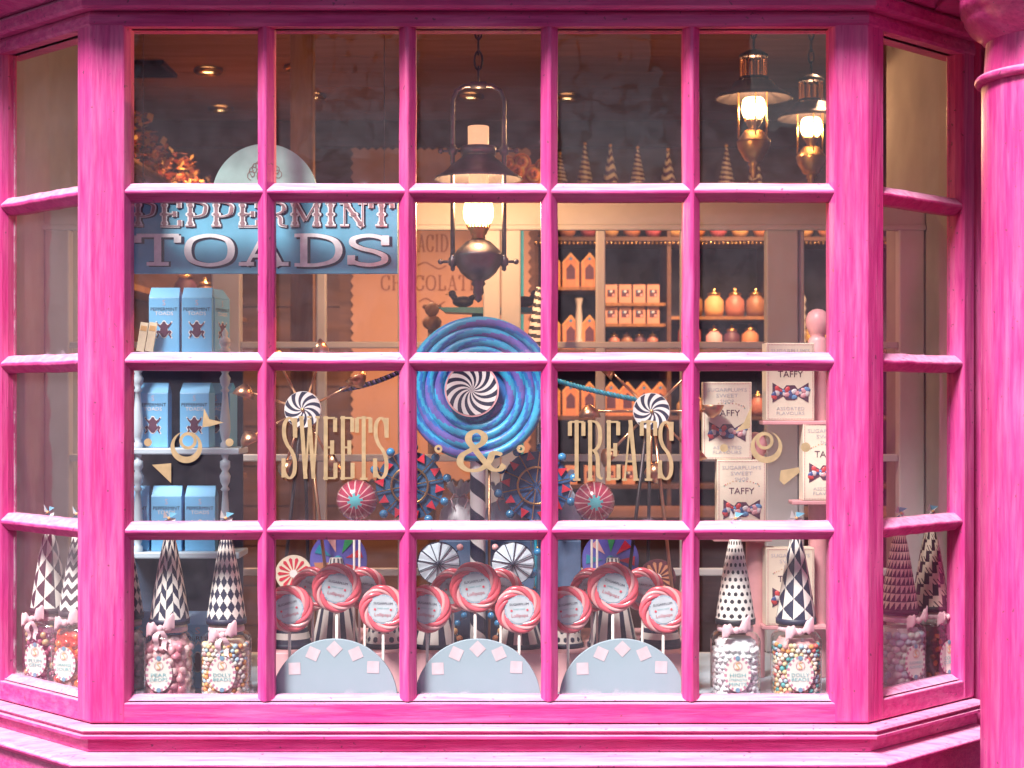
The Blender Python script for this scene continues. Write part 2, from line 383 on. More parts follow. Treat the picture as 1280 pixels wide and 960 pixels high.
def ribbon(mb, pts, T, t, y, m, closed=False, fixed=None, dy=None):
    P = [Vector((a, 0, b)) for a, b in pts]; n = len(P)
    L_ = []; Rr = []
    for i in range(n):
        d = (P[(i + 1) % n] - P[i - 1]) if closed else (P[min(n - 1, i + 1)] - P[max(0, i - 1)])
        if d.length < 1e-9: d = Vector((0, 0, 1))
        d.normalize(); w = fixed if fixed else t + (T - t) * abs(d.z) ** 1.6
        nrm = Vector((-d.z, 0, d.x))
        L_.append(P[i] + nrm * w / 2); Rr.append(P[i] - nrm * w / 2)
    _off[0] = (_off[0] + 0.00007) % 0.0009
    yy = y - _off[0] if dy is None else y - dy
    vs = [(p.x, yy - i * 8e-6, p.z) for i, p in enumerate(L_)] + [(p.x, yy - i * 8e-6, p.z) for i, p in enumerate(Rr)]
    fs = [(i, (i + 1) % n, (i + 1) % n + n, i + n) for i in range(n if closed else n - 1)]
    mb.add(vs, fs, m)
def lettering(mb, text, x0, x1, z0, z1, y, m, T, t, gap=.12, serif=None, tusc=0):
    """slab-serif display letters, fitted between x0..x1 and z0..z1"""
    H = z1 - z0; ws = [GL[c][0] if c != ' ' else .5 for c in text]
    tot = sum(ws) + gap * (len(text) - 1); u = (x1 - x0) / tot; x = x0
    sr = serif or t
    for c, w in zip(text, ws):
        W = w * u
        if c != ' ':
            for st in GL[c][1]:
                if st[0] == 's':
                    _, sx, sz, hw = st
                    zz = z0 + sz * H + (sr / 2 if sz < .3 else -sr / 2)
                    ribbon(mb, [(x + (sx * W) - hw * W, zz), (x + sx * W + hw * W, zz)], 0, 0, y, m, fixed=sr)
                else:
                    pp = st[1]
                    if st[0] == 'c': pp = cat_rom(pp, 7)
                    if st[0] == 'o': pp = cat_rom(pp, 7, True)
                    q = [(x + a * W, z0 + b * H) for a, b in pp]
                    if tusc and st[0] == 'l' and abs(q[0][1] - q[-1][1]) > .8 * H:
                        xm, zm = (q[0][0] + q[-1][0]) / 2, (q[0][1] + q[-1][1]) / 2
                        for rr_, dz in ((1.0, 0), (.8, .36), (.8, -.36)):
                            _off[0] = (_off[0] + 0.00007) % 0.0009
                            ww = tusc * rr_; hh = tusc * (.55 if dz == 0 else .75)
                            xo = (q[0][0] - q[-1][0]) * dz
                            mb.add([(xm + xo + ww * math.cos(2 * PI * g / 10), y - _off[0], zm + dz * H + hh * math.sin(2 * PI * g / 10)) for g in range(10)], [tuple(range(10))], m)
                    if st[0] == 't': ribbon(mb, q, 0, 0, y, m, fixed=t)
                    elif st[0] == 'l': ribbon(mb, q, 0, 0, y, m, fixed=T)
                    else: ribbon(mb, q, T, t, y, m, closed=st[0] == 'o')
        x += W + gap * u
_tc = {}
def small_text(mb, s, cx, cz, width, y, m, maxh=None, xf=None):
    """plain small lettering from Blender's own font, centred"""
    if s not in _tc:
        cu = bpy.data.curves.new('t', 'FONT'); cu.body = s; cu.size = 1; cu.resolution_u = 2
        ob = bpy.data.objects.new('t', cu); COL.objects.link(ob)
        dg = bpy.context.evaluated_depsgraph_get(); dg.update()
        me = ob.evaluated_get(dg).to_mesh()
        vs = [tuple(v.co) for v in me.vertices]; fs = [tuple(p.vertices) for p in me.polygons]
        ob.evaluated_get(dg).to_mesh_clear()
        bpy.data.objects.remove(ob); bpy.data.curves.remove(cu)
        _tc[s] = (vs, fs)
    vs, fs = _tc[s]
    if not vs: return
    ax = min(v[0] for v in vs); bx = max(v[0] for v in vs); az = min(v[1] for v in vs); bz = max(v[1] for v in vs)
    q = width / (bx - ax)
    qz = q if not maxh else min(q, maxh / (bz - az)) if (maxh and q * (bz - az) > maxh) else q
    out = [(cx + (v[0] - (ax + bx) / 2) * q, y, cz + (v[1] - (az + bz) / 2) * qz) for v in vs]
    mb.add(out, fs, m, False, xf)

# ---------------------------------------------------------------- the bay window
CX1, CX2 = X(113), X(1085)           # the two corners
SD = 0.31                            # how far the canted sides run back
P0 = (CX1 - SD, SD); P1 = (CX1, 0.0); P2 = (CX2, 0.0); P3 = (CX2 + SD, SD)
TN = math.tan(R(22.5))
def plan(out):
    h = out * .70711
    return [(P0[0] - h, P0[1] - h), (P1[0] - out * TN, -out), (P2[0] + out * TN, -out), (P3[0] + h, P3[1] - h)]
def bay_run(mb, prof, m):
    """closed (out, z) profile swept along the three sides of the bay with mitred corners"""
    n = len(prof); vs = []
    rows = [plan(o) for o, z in prof]
    for s in range(4):
        for i in range(n): vs.append((rows[i][s][0], rows[i][s][1], prof[i][1]))
    fs = []
    for s in range(3):
        for i in range(n):
            a = s * n + i; b = s * n + (i + 1) % n
            fs.append((a, a + n, b + n, b))
    fs.append(tuple(range(n))); fs.append(tuple(range(4 * n - 1, 3 * n - 1, -1)))
    mb.add(vs, fs, m)

bay = thing('bay_window', 'hot pink painted canted bay window of small glass panes, filling the picture', 'bay window', (0, 0, 0))
ztop, zbot = Z(27), Z(877)
# head: rail over the glass, bead, fascia, overhanging cornice
mb = MB()
bay_run(mb, [(.0, ztop - .010), (.004, ztop - .004), (.004, ztop + .012), (.0, ztop + .022), (-.075, ztop + .022), (-.075, ztop - .010)], PINK_H)
mb.build('head_rail', bay)
mb = MB()
bay_run(mb, [(.022, ztop + .0225), (.028, ztop + .028), (.028, ztop + .050), (.018, ztop + .060), (-.075, ztop + .060), (-.075, ztop + .0225)], PINK_H)
mb.build('fascia', bay)
mb = MB()
bay_run(mb, [(.03, ztop + .061), (.06, ztop + .075), (.10, ztop + .085), (.135, ztop + .12), (.16, ztop + .125), (.16, ztop + .20), (-.075, ztop + .24), (-.075, ztop + .061)], PINK_H)
mb.build('cornice', bay)
# bottom: rail, bead moulding, riser band, ledge, stall riser
mb = MB()
bay_run(mb, [(.0, zbot - .003), (.0, Z(904)), (-.075, Z(904)), (-.075, zbot - .018), (-.040, zbot - .003)], PINK_H)
mb.build('bottom_rail', bay, bevel=.003)
mb = MB()
za = Z(905)
bay_run(mb, [(-.02, za), (.026, za - .004), (.030, za - .009), (.026, za - .013), (.022, za - .015), (.022, za - .018), (.030, za - .020), (.030, za - .026), (.012, za - .030), (-.02, za - .030)], PINK_H)
mb.build('sill_moulding', bay)
mb = MB()
bay_run(mb, [(.008, za - .0305), (.008, za - .056), (-.02, za - .056), (-.02, za - .0305)], PINK_H)
mb.build('riser_band', bay)
mb = MB()
bay_run(mb, [(.0, za - .0565), (.058, za - .0675), (.064, za - .073), (.064, za - .077), (.05, za - .088), (.0, za - .088)], PINK_H)
mb.build('ledge', bay, bevel=.002)
mb = MB()
bay_run(mb, [(.04, za - .0885), (.04, .12), (.06, .11), (.06, .0), (-.03, .0), (-.03, za - .0885)], PINK_H)
mb.build('stall_riser', bay)
# corner posts
def post(cornerx, sgn, wf, ws):
    # sgn -1 left corner, +1 right corner
    mb = MB()
    a = (cornerx, 0.0)
    b = (cornerx - sgn * wf, 0.0)
    c = (cornerx - sgn * (wf + .010), .018)
    c2 = (cornerx - sgn * (wf + .010), .055)
    e = (cornerx + sgn * ws * .70711, ws * .70711)
    f = (e[0] + sgn * (.010 * .7) - sgn * .018 * .7, e[1] + .010 * .7 + .018 * .7)
    g = (f[0] - sgn * .03, f[1] + .03)
    poly = [a, b, c, c2, g, f, e]
    if sgn > 0: poly = poly[::-1]
    n = len(poly); z0, z1 = Z(904) + .0015, ztop + .0005
    vs = [(x, y - .0015, z0) for x, y in poly] + [(x, y - .0015, z1) for x, y in poly]
    fs = [tuple(range(n)), tuple(range(2 * n - 1, n - 1, -1))] + [(i, i + n, (i + 1) % n + n, (i + 1) % n) for i in range(n)]
    mb.add(vs, fs, PINK_V)
    mb.build('corner_post', bay, bevel=.0035)
post(CX1, -1, X(155) - X(113), .052)
post(CX2, +1, X(1085) - X(1044), .060)

def bars(xs, zs, x0, x1, z0, z1, name, xf, nosew=.0060, half=.0196):
    """glazing bars: chamfered to a narrow nose, glass line 28 mm behind the nose"""
    mb = MB()
    dep = (half - nosew / 2) * 1.1
    for zc in zs:
        jit = rnd.uniform(-.0006, .0006)
        pr = [(.0012, zc + nosew / 2), (dep, zc + half), (.042, zc + half), (.042, zc - half), (dep, zc - half), (.0012, zc - nosew / 2)]
        vs = []; n = len(pr); sg = 14
        for s in range(sg + 1):
            x = x0 + (x1 - x0) * s / sg; w = rnd.uniform(-.0010, .0010) + jit
            vs += [(x, y, z + w) for y, z in pr]
        fs = [(s * n + i, s * n + (i + 1) % n, (s + 1) * n + (i + 1) % n, (s + 1) * n + i) for s in range(sg) for i in range(n)]
        mb.add(vs, [tuple(reversed(q)) for q in fs], PINK_H, False, xf)
    for xc in xs:
        pr = [(xc - nosew / 2, 0), (xc - half * .92, dep), (xc - half * .92, .044), (xc + half * .92, .044), (xc + half * .92, dep), (xc + nosew / 2, 0)]
        vs = []; n = len(pr); sg = 18
        for s in range(sg + 1):
            z = z0 + (z1 - z0) * s / sg; w = rnd.uniform(-.0009, .0009)
            vs += [(x + w, y, z) for x, y in pr]
        fs = [(s * n + i, s * n + (i + 1) % n, (s + 1) * n + (i + 1) % n, (s + 1) * n + i) for s in range(sg) for i in range(n)]
        mb.add(vs, [tuple(reversed(q)) for q in fs], PINK_V, False, xf)
    # glazing fillet round the opening
    hb = .010
    for (zz, s) in ((z1, -1), (z0, 1)):
        pr = [(.008, zz), (.014, zz + s * .002), (.026, zz + s * hb), (.042, zz + s * hb), (.042, zz)]
        vs = [(x, y, z) for x in (x0, x1) for y, z in pr]; n = 5
        fs = [(i, (i + 1) % n, (i + 1) % n + n, i + n) for i in range(n)]
        if s < 0: pass
        mb.add(vs, fs, PINK_H, False, xf)
    return mb.build(name, bay, bevel=.0022)
xs = [X(331), X(509), X(687), X(865)]
zs = [Z(239), Z(452), Z(664)]
xl, xr = X(155), X(1044)
bars(xs, zs, xl, xr, zbot, ztop, 'glazing_bars', None)

def pane(x0, x1, z0, z1, xf, tilt=0):
    mb = MB(); t = [rnd.uniform(-.0009, .0009) for _ in range(4)]
    y = .032
    vs = [(x0, y + t[0], z0), (x1, y + t[1], z0), (x1, y + t[2], z1), (x0, y + t[3], z1)]
    mb.add(vs, [(0, 1, 2, 3)], GLASS, False, xf)
    return mb.build('glass_pane', bay, uv=[[(0, 0), (1, 0), (1, 1), (0, 1)]])
gx = [xl - .012] + xs + [xr + .012]; gz = [zbot - .012] + zs[::-1] + [ztop + .012]
gz = [zbot - .004, Z(664), Z(452), Z(239), ztop + .006]
for i in range(5):
    for j in range(4): pane(gx[i] + .004, gx[i + 1] - .004, gz[j] + .004, gz[j + 1] - .004, None)
# canted sides: local x runs from the corner along the side; built flat then turned
LEN = SD * math.sqrt(2)
def side_xf(sgn):
    c = P1 if sgn < 0 else P2
    ang = R(45) * sgn
    # local +x (outward from corner) -> (sgn*.707, .707)
    d = Vector((sgn * .70711, .70711, 0)); nrm = Vector((-sgn * .70711, .70711, 0))
    M = Matrix(((d.x, nrm.x, 0, c[0]), (d.y, nrm.y, 0, c[1]), (0, 0, 1, 0), (0, 0, 0, 1)))
    return M
for sgn in (-1, 1):
    M = side_xf(sgn)
    a = .052 if sgn < 0 else .060
    e = LEN - .048
    bars([], zs, a, e, zbot, ztop, 'side_glazing_bars', M)
    for j in range(4): pane(a - .004, e + .004, gz[j] + .004, gz[j + 1] - .004, M)
    mb = MB()
    poly = [(e, .004), (e - .004, .018), (e - .004, .040), (LEN, .060), (LEN, -.0016), (e + .004, -.0016)]
    vs = [(x, y, z) for z in (Z(904) + .002, ztop + .001) for x, y in poly]; n = len(poly)
    mb.add(vs, [tuple(range(n)), tuple(range(2 * n - 1, n - 1, -1))] + [(i, i + n, (i + 1) % n + n, (i + 1) % n) for i in range(n)], PINK_V, False, M)
    mb.build('end_jamb', bay, bevel=.003)

# gilt lettering and ornament on the inside of the glass
YG = .0275
def glass_text(text, px0, px1, py0, py1, T=.0086, t=.0042):
    mb = MB()
    lettering(mb, text, X(px0, YG), X(px1, YG), Z(py1, YG), Z(py0, YG), YG, GOLDP, T, t, gap=.10, serif=.0050)
    return mb.build('gilt_lettering', bay)
glass_text('SWEETS', 352, 486, 520, 600)
glass_text('TREATS', 711, 842, 525, 601)
glass_text('&', 571, 628, 537, 589, .0150, .0070)
mb = MB()
def ring(cx, cy, r, w, a0=0, a1=360, sq=1.0, off=(0, 0)):
    n = 40; vs = []; fs = []
    _off[0] = (_off[0] + 0.00007) % .0009
    y = YG - _off[0]
    for i in range(n + 1):
        t = R(a0 + (a1 - a0) * i / n)
        f = math.sin(PI * i / n) if a1 - a0 < 359 else 1
        vs.append((X(cx, YG) + r * K0 * math.cos(t), y, Z(cy, YG) + r * K0 * math.sin(t)))
        rr = (r - w * f) if w < r else 0
        vs.append((X(cx, YG) + rr * K0 * math.cos(t), y, Z(cy, YG) + rr * K0 * math.sin(t)))
    fs = [(2 * i, 2 * i + 2, 2 * i + 3, 2 * i + 1) for i in range(n)]
    mb.add(vs, fs, GOLDP)
def poly(pts):
    _off[0] = (_off[0] + 0.00007) % .0009
    mb.add([(X(a, YG), YG - _off[0], Z(b, YG)) for a, b in pts], [tuple(range(len(pts)))], GOLDP)
for c, s in ((233, 1), (958, -1)):
    ring(c, 559, 20, 8, 100 if s > 0 else 75, 440 if s > 0 else -265)
    ring(c + s * 2, 551, 11, 4)
ring(185, 553, 5, 9); ring(287, 553, 5, 9); ring(905, 560, 5, 9); ring(1007, 559, 6, 9)
ring(548, 561, 5, 3); ring(651, 561, 5, 3)
poly([(190, 581), (214, 579), (214, 604)]); poly([(255, 510), (262, 524), (280, 528), (262, 533), (253, 534)])
poly([(940, 505), (937, 535), (918, 540), (930, 528)]); poly([(976, 588), (998, 584), (1000, 590), (980, 606), (974, 600)])
mb.build('gilt_ornament', bay)

# ---------------------------------------------------------------- columns and facade
def column(px, label, sx=None):
    x = X(px, -.05) if sx is None else sx
    t = thing('shopfront_column', label, 'column', (x, -.05, 0), None)
    r = .165
    zr = Z(94, -.1)
    m = MB(); m.lathe([(r * 1.16, .0), (r * 1.16, .14), (r * 1.05, .17), (r * 1.02, .2)], PINK_V, seg=56); m.build('base', t)
    m = MB(); m.lathe([(r * 1.02, .2005), (r, .8), (r * .985, zr - .011), (r * .96, zr + .012), (r * .93, zr + .08), (r * .95, zr + .1205)], PINK_V, seg=64); m.build('shaft', t)
    m = MB(); m.lathe([(r * .97, zr - .010)] + [(r * 1.01 + .010 * math.sin(a), zr - .010 * math.cos(a)) for a in [PI * i / 8 for i in range(9)]] + [(r * .95, zr + .011)], PINK_H, seg=64); m.build('astragal', t)
    m = MB(); m.lathe([(r * .93, zr + .08), (r * .98, zr + .085), (r * 1.0, zr + .09), (r * 1.12, zr + .105), (r * 1.20, zr + .125), (r * 1.22, zr + .14), (r * 1.24, zr + .141), (r * 1.26, zr + .16), (r * 1.26, zr + .19), (0.001, zr + .19)], PINK_H, seg=64); m.build('capital', t)
    m = MB(); m.box(-r * 1.32, r * 1.32, -r * 1.32, r * 1.32, zr + .1905, zr + .26, PINK_H); m.build('abacus', t, bevel=.004)
    return t
column(1328, 'round hot pink column with ringed neck at the right edge of the shopfront')
# facade beside and above the bay
for sg_, px_ in ((1, P3[0]), (-1, P0[0])):
    def bx_(mb, a, b, y0, y1, m): mb.box(min(px_ + sg_ * a, px_ + sg_ * b), max(px_ + sg_ * a, px_ + sg_ * b), y0, y1, 0, 3.6, m)
    mb = MB(); bx_(mb, .0005, .026, SD + .03, SD + .062, PINK_V); bx_(mb, .0215, .026, SD + .0621, .60, PINK_V)      # side of the deep slot beside the bay
    bx_(mb, .0265, .16, .56, .60, PINK_V)
    fr = mb.build('shopfront_wall', None); fr['kind'] = 'structure'
    mb = MB(); bx_(mb, .1605, .40, SD + .03, .60, PINK_V)
    fr = mb.build('shopfront_wall', None, bevel=.004); fr['kind'] = 'structure'
    mb = MB(); bx_(mb, .401, 6, SD + .05, .60, RENDER if sg_ < 0 else PINK_V)
    fr = mb.build('shopfront_wall', None); fr['kind'] = 'structure'
mb = MB()
mb.box(-3.2, 3.2, -.02, SD + .12, ztop + .245, 3.6, PINK_H)
fr = mb.build('shopfront_wall', None); fr['kind'] = 'structure'

# ---------------------------------------------------------------- street, sky side
PAVE = mat('paving', (0.07, 0.07, 0.075), .85, var=.25, scale=5, bump=.5)
mb = MB(); mb.box(-60, 60, -60, 40, -.1, 0, PAVE); struct('pavement', mb)
DKTIMB = mat('dark_painted_timber', (0.06, 0.035, 0.05), .5)
SKYPANE = mat('sky_mirroring_pane', (0.75, 0.72, 0.78), .12, 1.0, var=.1, scale=2)
WINB = mat('window_blue', (0.10, 0.13, 0.2), .15)
ob = thing('opposite_building', 'lilac rendered house across the street seen only as a reflection in the panes', 'building', (0, -8.0, 0))
mb = MB(); mb.box(-9, 1.66, -1.0, 0, 0, 8.5, RENDER); mb.box(1.68, 9, -1.0, .05, 0, 3.5, RENDER); mb.build('wall', ob)  # unseen upper part of the tall house added to block low sky light
mb = MB(); mb.box(-9.1, 1.76, -1.1, .22, 8.5, 8.7, DKTIMB); mb.box(-9, 1.66, .002, .06, 5.2, 5.3, DKTIMB); mb.box(-9.1, 9, .055, .22, 2.85, 3.0, DKTIMB); mb.build('cornice', ob)
for wx in (-7, -5, -3, -1, .64):
    mb = MB()
    mb.box(wx - .4, wx + .4, 0.002, .03, 3.2, 4.7, DKTIMB); w = mb.build('window', ob)
    mb = MB()
    for i in range(3):
        for j in range(3): mb.box(wx - .36 + .245 * i, wx - .14 + .245 * i, .031, .036, 3.26 + .48 * j, 3.68 + .48 * j, SKYPANE)
    mb.build('pane', w)
for wx in (-6.5, -3.2, 0, 3.2, 6.5):
    mb = MB(); mb.box(wx - 1, wx + 1, .052, .09, .7, 2.4, WINB); w = mb.build('shop_window', ob)
    mb = MB(); mb.box(wx - 1.1, wx + 1.1, .052, .12, .3, .69, DKTIMB); mb.box(wx - .04, wx + .04, .091, .12, .7, 2.4, DKTIMB); mb.build('frame', w)

# ---------------------------------------------------------------- room behind
mb = MB(); mb.box(-2.4, 2.4, .10, 4.3, -.02, .0035, WOOD_DK); struct('floor', mb)
mb = MB()
for i in range(14): mb.box(-2.4, 2.4, .05 + .303 * i, .05 + .303 * (i + 1) - .006, 2.90, 2.93, WOOD_CEIL)
mb.box(-2.4, 2.4, .04, 4.35, 2.931, 2.98, WOOD_DK)
struct('ceiling', mb)
mb = MB()
for i in range(16): mb.box(-2.4, 2.4, 4.2, 4.225, .185 * i, .185 * (i + 1) - .006, WOOD_DK)
mb.box(-2.4, 2.4, 4.226, 4.3, 0, 2.9, WOOD_DK)
struct('back_wall', mb)
for s in (-1, 1):
    mb = MB(); mb.box(s * 2.4, s * 2.46, .41, 4.3, 0, 2.9, WOOD_DK); struct('side_wall', mb)
# plastered cheeks of the window recess
for s in (-1, 1):
    x = P3[0] if s > 0 else P0[0]
    mb = MB(); mb.box(min(x, x + s * .02), max(x, x + s * .02), SD + .0625, 1.45 if s < 0 else 1.2, .0, 2.9, PLASTER)
    o = mb.build('recess_wall'); o['kind'] = 'structure'
    mb = MB(); mb.box(min(x + s * .021, s * 2.4), max(x + s * .021, s * 2.4), .70, .80, 0, 2.9, PLASTER)
    o = mb.build('recess_wall'); o['kind'] = 'structure'
# display bed
mb = MB()
mb.prism([(0, 0)] * 0 or [(-1, 0), (1, 0), (1, 1), (-1, 1)], 0, 0.001, PINKC) if False else None
bp = [(P1[0] + .06, .060), (P2[0] - .06, .060), (P3[0] - .05, SD + .02), (P3[0] - .003, SD + .063), (P3[0] - .003, .72), (P0[0] + .003, .72), (P0[0] + .003, SD + .063), (P0[0] + .05, SD + .02)]
n = len(bp)
mb.add([(x, y, z) for z in (BED - .03, BED) for x, y in bp], [tuple(range(n))[::-1], tuple(range(n, 2 * n))] + [(i, (i + 1) % n, (i + 1) % n + n, i + n) for i in range(n)], PALEB)
tag(mb.build('display_bed'), 'pale blue boarded bed of the shop window on which jars and boards stand', 'display shelf')

# glazed partition behind the display
YP = .75
pt = thing('glazed_partition', 'cream painted timber partition of tall open lights behind the window display', 'partition', (0, YP, 0))
def pbox(name, pa, pb, ya, yb, dep=.03, m=CREAM_WD, y=0, bevel=.004):
    mb = MB(); mb.box(X(pa, YP), X(pb, YP), y, y + dep, Z(yb, YP), Z(ya, YP), m); return mb.build(name, pt, bevel=bevel)
pbox('head_rail', 54, 1157, 250, 286, .05)
pbox('head_bead', 54, 1157, 281, 288, .012, y=-.0125)
for a, b in ((55, 86), (264, 300), (604, 625.5), (626.5, 651), (958, 998), (1124, 1156)):
    pbox('stile', a, b, 286.3, 816, .045)
for a, b in ((395, 407), (497, 508), (745, 757), (851, 862), (999, 1006)):
    pbox('upright_bar', a, b, 286.6, 812, .030, y=.006)
for y0, y1 in ((427, 435), (568, 577), (711, 720)):
    for a, b in ((86.5, 263.5), (300.5, 603.5), (651.5, 957.5), (1006.5, 1123.5)):
        pbox('cross_bar', a, b, y0, y1, .026, y=.004, bevel=.003)
pbox('bottom_panel', 54, 1157, 817, 1130, .03)

# ---------------------------------------------------------------- ceiling spots, vent
def on_ceiling(px, py):
    s = 1.298 / (500 - py) ; Y = s / K0 * D - D
    return Vector(((px - 640) * s, Y, 2.898))
spots = [((260, 86), 'round ceiling spotlight left of the others, highest in the first top pane'), ((276, 134), 'small round ceiling spotlight low in the first top pane'),
         ((373, 82), 'small ceiling spotlight high in the second top pane'), ((391, 118), 'lit ceiling spotlight low in the second top pane'),
         ((588, 118), 'ceiling spotlight behind the handle of the central lantern'), ((709, 119), 'ceiling spotlight at the left edge of the fourth top pane')]
LENS = mat('lit_spot_lens', (1, .8, .5), .4, emit=(1, .62, .25), estr=6)
sp0 = thing('ceiling_spotlight', 'x', 'spotlight', (0, 0, 0), 'ceiling spotlights')
mb = MB(); mb.lathe([(.030, 0), (.055, -.004), (.058, -.012), (.046, -.022), (.034, -.018), (.030, -.006)], BRASS, seg=24); mb.build('rim', sp0)
mb = MB(); mb.lathe([(.001, -.010), (.032, -.010)], LENS, seg=20); mb.build('lens', sp0)
for i, ((px, py), lb) in enumerate(spots):
    p = on_ceiling(px, py)
    if i == 0: sp0.location = p; sp0['label'] = lb
    else: again(sp0, lb, p)
p = on_ceiling(185, 84)
mb = MB()
for i in range(7): mb.box(-.12, .12, -.16 + .048 * i, -.135 + .048 * i, -.012, 0, IRON)
mb.box(-.14, .14, -.18, -.165, -.016, 0, IRON); mb.box(-.14, .14, .165, .18, -.016, 0, IRON); mb.box(-.14, -.121, -.165, .165, -.016, 0, IRON); mb.box(.121, .14, -.165, .165, -.016, 0, IRON)
vt_ = mb.build('ceiling_vent', loc=p); vt_.scale = (.62, .75, 1); tag(vt_, 'dark slatted air vent in the ceiling above the toad sign', 'vent')

# ---------------------------------------------------------------- oil lanterns
def lantern(loc, label, sc_=1.0, shade_w=1.0, chain_top=None, dome=False):
    t = thing('oil_lantern', label, 'lantern', loc, 'oil lanterns hanging in the shop')
    s = sc_
    def V(*a): return tuple(q * s for q in a)
    # local origin: centre of the glass globe base
    m = MB()   # shade
    sw = .097 * shade_w
    if not dome:
        sw = .108
        m.lathe([(q[0] * s, q[1] * s) for q in [(.040, .178), (.044, .172), (.062, .158), (.084, .138), (sw, .124), (sw + .003, .118), (sw - .004, .120), (.078, .138), (.040, .166)]], PEWTER, seg=44)
        m.build('shade', t)
        m = MB(); m.lathe([(q[0] * s, q[1] * s) for q in [(.036, .178), (.044, .179), (.045, .198), (.042, .201), (.036, .196)]], PEWTER, seg=32); m.build('collar', t)
        m = MB(); m.lathe([(q[0] * s, q[1] * s) for q in [(.024, .092), (.026, .175), (.0265, .250), (.0255, .251), (.0245, .175), (.0235, .092)]], CHIM, seg=24); m.build('chimney', t)
        hx = .064; top = .352
        pts = [(-hx, 0, -.100), (-hx, 0, top - .036), (-hx + .009, 0, top - .012), (-hx + .030, 0, top), (0, 0, top + .002), (hx - .030, 0, top), (hx - .009, 0, top - .012), (hx, 0, top - .036), (hx, 0, -.100)]
        m = MB(); m.tube([V(*q) for q in pts], .0058 * s, PEWTER, 8)
        m.build('carrying_frame', t)
        m = MB(); m.cyl(V(-.020, 0, top + .002), V(.020, 0, top + .002), .0092 * s, PEWTER); m.build('frame_sleeve', t)
        for sg in (-1, 1):
            for zz in (.190, -.086):
                m = MB(); m.lathe([(q[0] * s, q[1] * s) for q in [(.001, -.024), (.006, -.020), (.005, -.012), (.011, -.008), (.011, .008), (.006, .012), (.007, .016), (.001, .019)]], PEWTER, c=V(sg * hx, 0, zz), seg=12)
                m.cyl(V(sg * (hx - .02), 0, zz), V(sg * (hx + .026), 0, zz), .0036 * s, PEWTER, 8)
                m.sphere(V(sg * (hx + .030), 0, zz), .0072 * s, PEWTER, 10, 6)
                m.build('thumbscrew', t)
        fr_ = .060
    else:
        m.lathe([(q[0] * s, q[1] * s) for q in [(.045, .125), (.060, .122), (.075, .100), (.110, .082), (sw, .072), (sw + .002, .066), (sw - .006, .068), (.10, .076), (.05, .10)]], IRON, seg=40)
        m.build('shade', t)
        m = MB(); m.lathe([(q[0] * s, q[1] * s) for q in [(.046, .126), (.046, .135), (.040, .137)]], IRON, seg=24)
        m.build('grille_seat', t)
        m = MB(); m.lathe([(q[0] * s, q[1] * s) for q in [(.040, .195), (.046, .198), (.046, .206), (.020, .222), (.001, .224)]], IRON, seg=24)
        m.build('grille_cap', t)
        m = MB()
        for i in range(12):
            a = 2 * PI * i / 12; m.cyl(V(.042 * math.cos(a), .042 * math.sin(a), .134), V(.042 * math.cos(a), .042 * math.sin(a), .198), .0028 * s, COPPER, 6)
        m.build('grille', t)
        for i in range(3):
            a = 2 * PI * i / 3 + .5
            m = MB(); m.cyl(V(.052 * math.cos(a), .052 * math.sin(a), .10), V(.052 * math.cos(a), .052 * math.sin(a), -.055), .0030 * s, BRASS, 8)
            m.build('support_rod', t)
        fr_ = .052
    # globe
    m = MB(); m.lathe([(q[0] * s, q[1] * s) for q in [(.020, .0), (.029, .007), (.036, .022), (.038, .040), (.034, .062), (.027, .086 if not dome else .070)]], LAMPGLASS, seg=28); m.build('glass_globe', t)
    m = MB(); m.sphere(V(0, 0, .030), .012 * s, FLAME, 12, 8, (1, 1, 2.0)); m.build('flame', t)
    # gallery / burner with little teeth
    bm_ = PEWTER if not dome else BRASS
    m = MB(); m.lathe([(q[0] * s, q[1] * s) for q in [(.026, .0), (.027, -.004), (.023, -.010), (.020, -.018), (.016, -.022), (.018, -.028), (.014, -.031)]], BRASS, seg=28)
    for i in range(20):
        a = 2 * PI * i / 20; m.cyl(V(.0265 * math.cos(a), .0265 * math.sin(a), -.002), V(.029 * math.cos(a), .029 * math.sin(a), .008), .0022 * s, BRASS, 5)
    m.build('burner', t)
    # font (oil reservoir)
    m = MB(); m.lathe([(q[0] * s, q[1] * s) for q in [(.016, -.030), (.030, -.036), (fr_ - .008, -.056), (fr_, -.066), (fr_ + .002, -.070), (fr_ + .001, -.074), (fr_ - .003, -.092), (fr_ - .016, -.114), (.028, -.128), (.015, -.134), (.018, -.142), (.012, -.148), (.014, -.164), (.008, -.172), (.010, -.180), (.001, -.188)]], bm_, seg=40); m.build('oil_font', t)
    if chain_top:
        z0 = (.358 if not dome else .226) * s; z1 = chain_top - loc[2]
        n_ = max(2, int((z1 - z0) / .034))
        m = MB()
        for i in range(n_):
            zc = z0 + (i + .5) * (z1 - z0) / n_; h = (z1 - z0) / n_ * .62
            ax = i % 2
            pts = []
            for q in range(14):
                a = 2 * PI * q / 14; u = .009 * math.cos(a); w = h * math.sin(a)
                pts.append((u if ax else 0, 0 if ax else u, zc + w))
            m.tube(pts, .0026, IRON, 6, closed=True)
        m.build('chain', t)
    return t
CHIM = mat('glowing_chimney_glass', (0.85, 0.6, 0.42), .3, emit=(1, .50, .25), estr=.55)
FLAME = mat('flame', (1, .8, .5), .5, emit=(1, .66, .30), estr=45)
def lamp(loc, power, col=(1, .56, .28), r=.03):
    l = bpy.data.lights.new('lamp_light', 'POINT'); l.energy = power; l.color = col; l.shadow_soft_size = r
    o = bpy.data.objects.new('lamp_light', l); COL.objects.link(o); o.location = loc; return o
YL = .34
g0 = (X(598, YL), YL, Z(284, YL))
lantern(g0, 'pewter oil lantern with square carrying frame on a chain above the giant blue lollipop', .93, 1.0, 2.9)
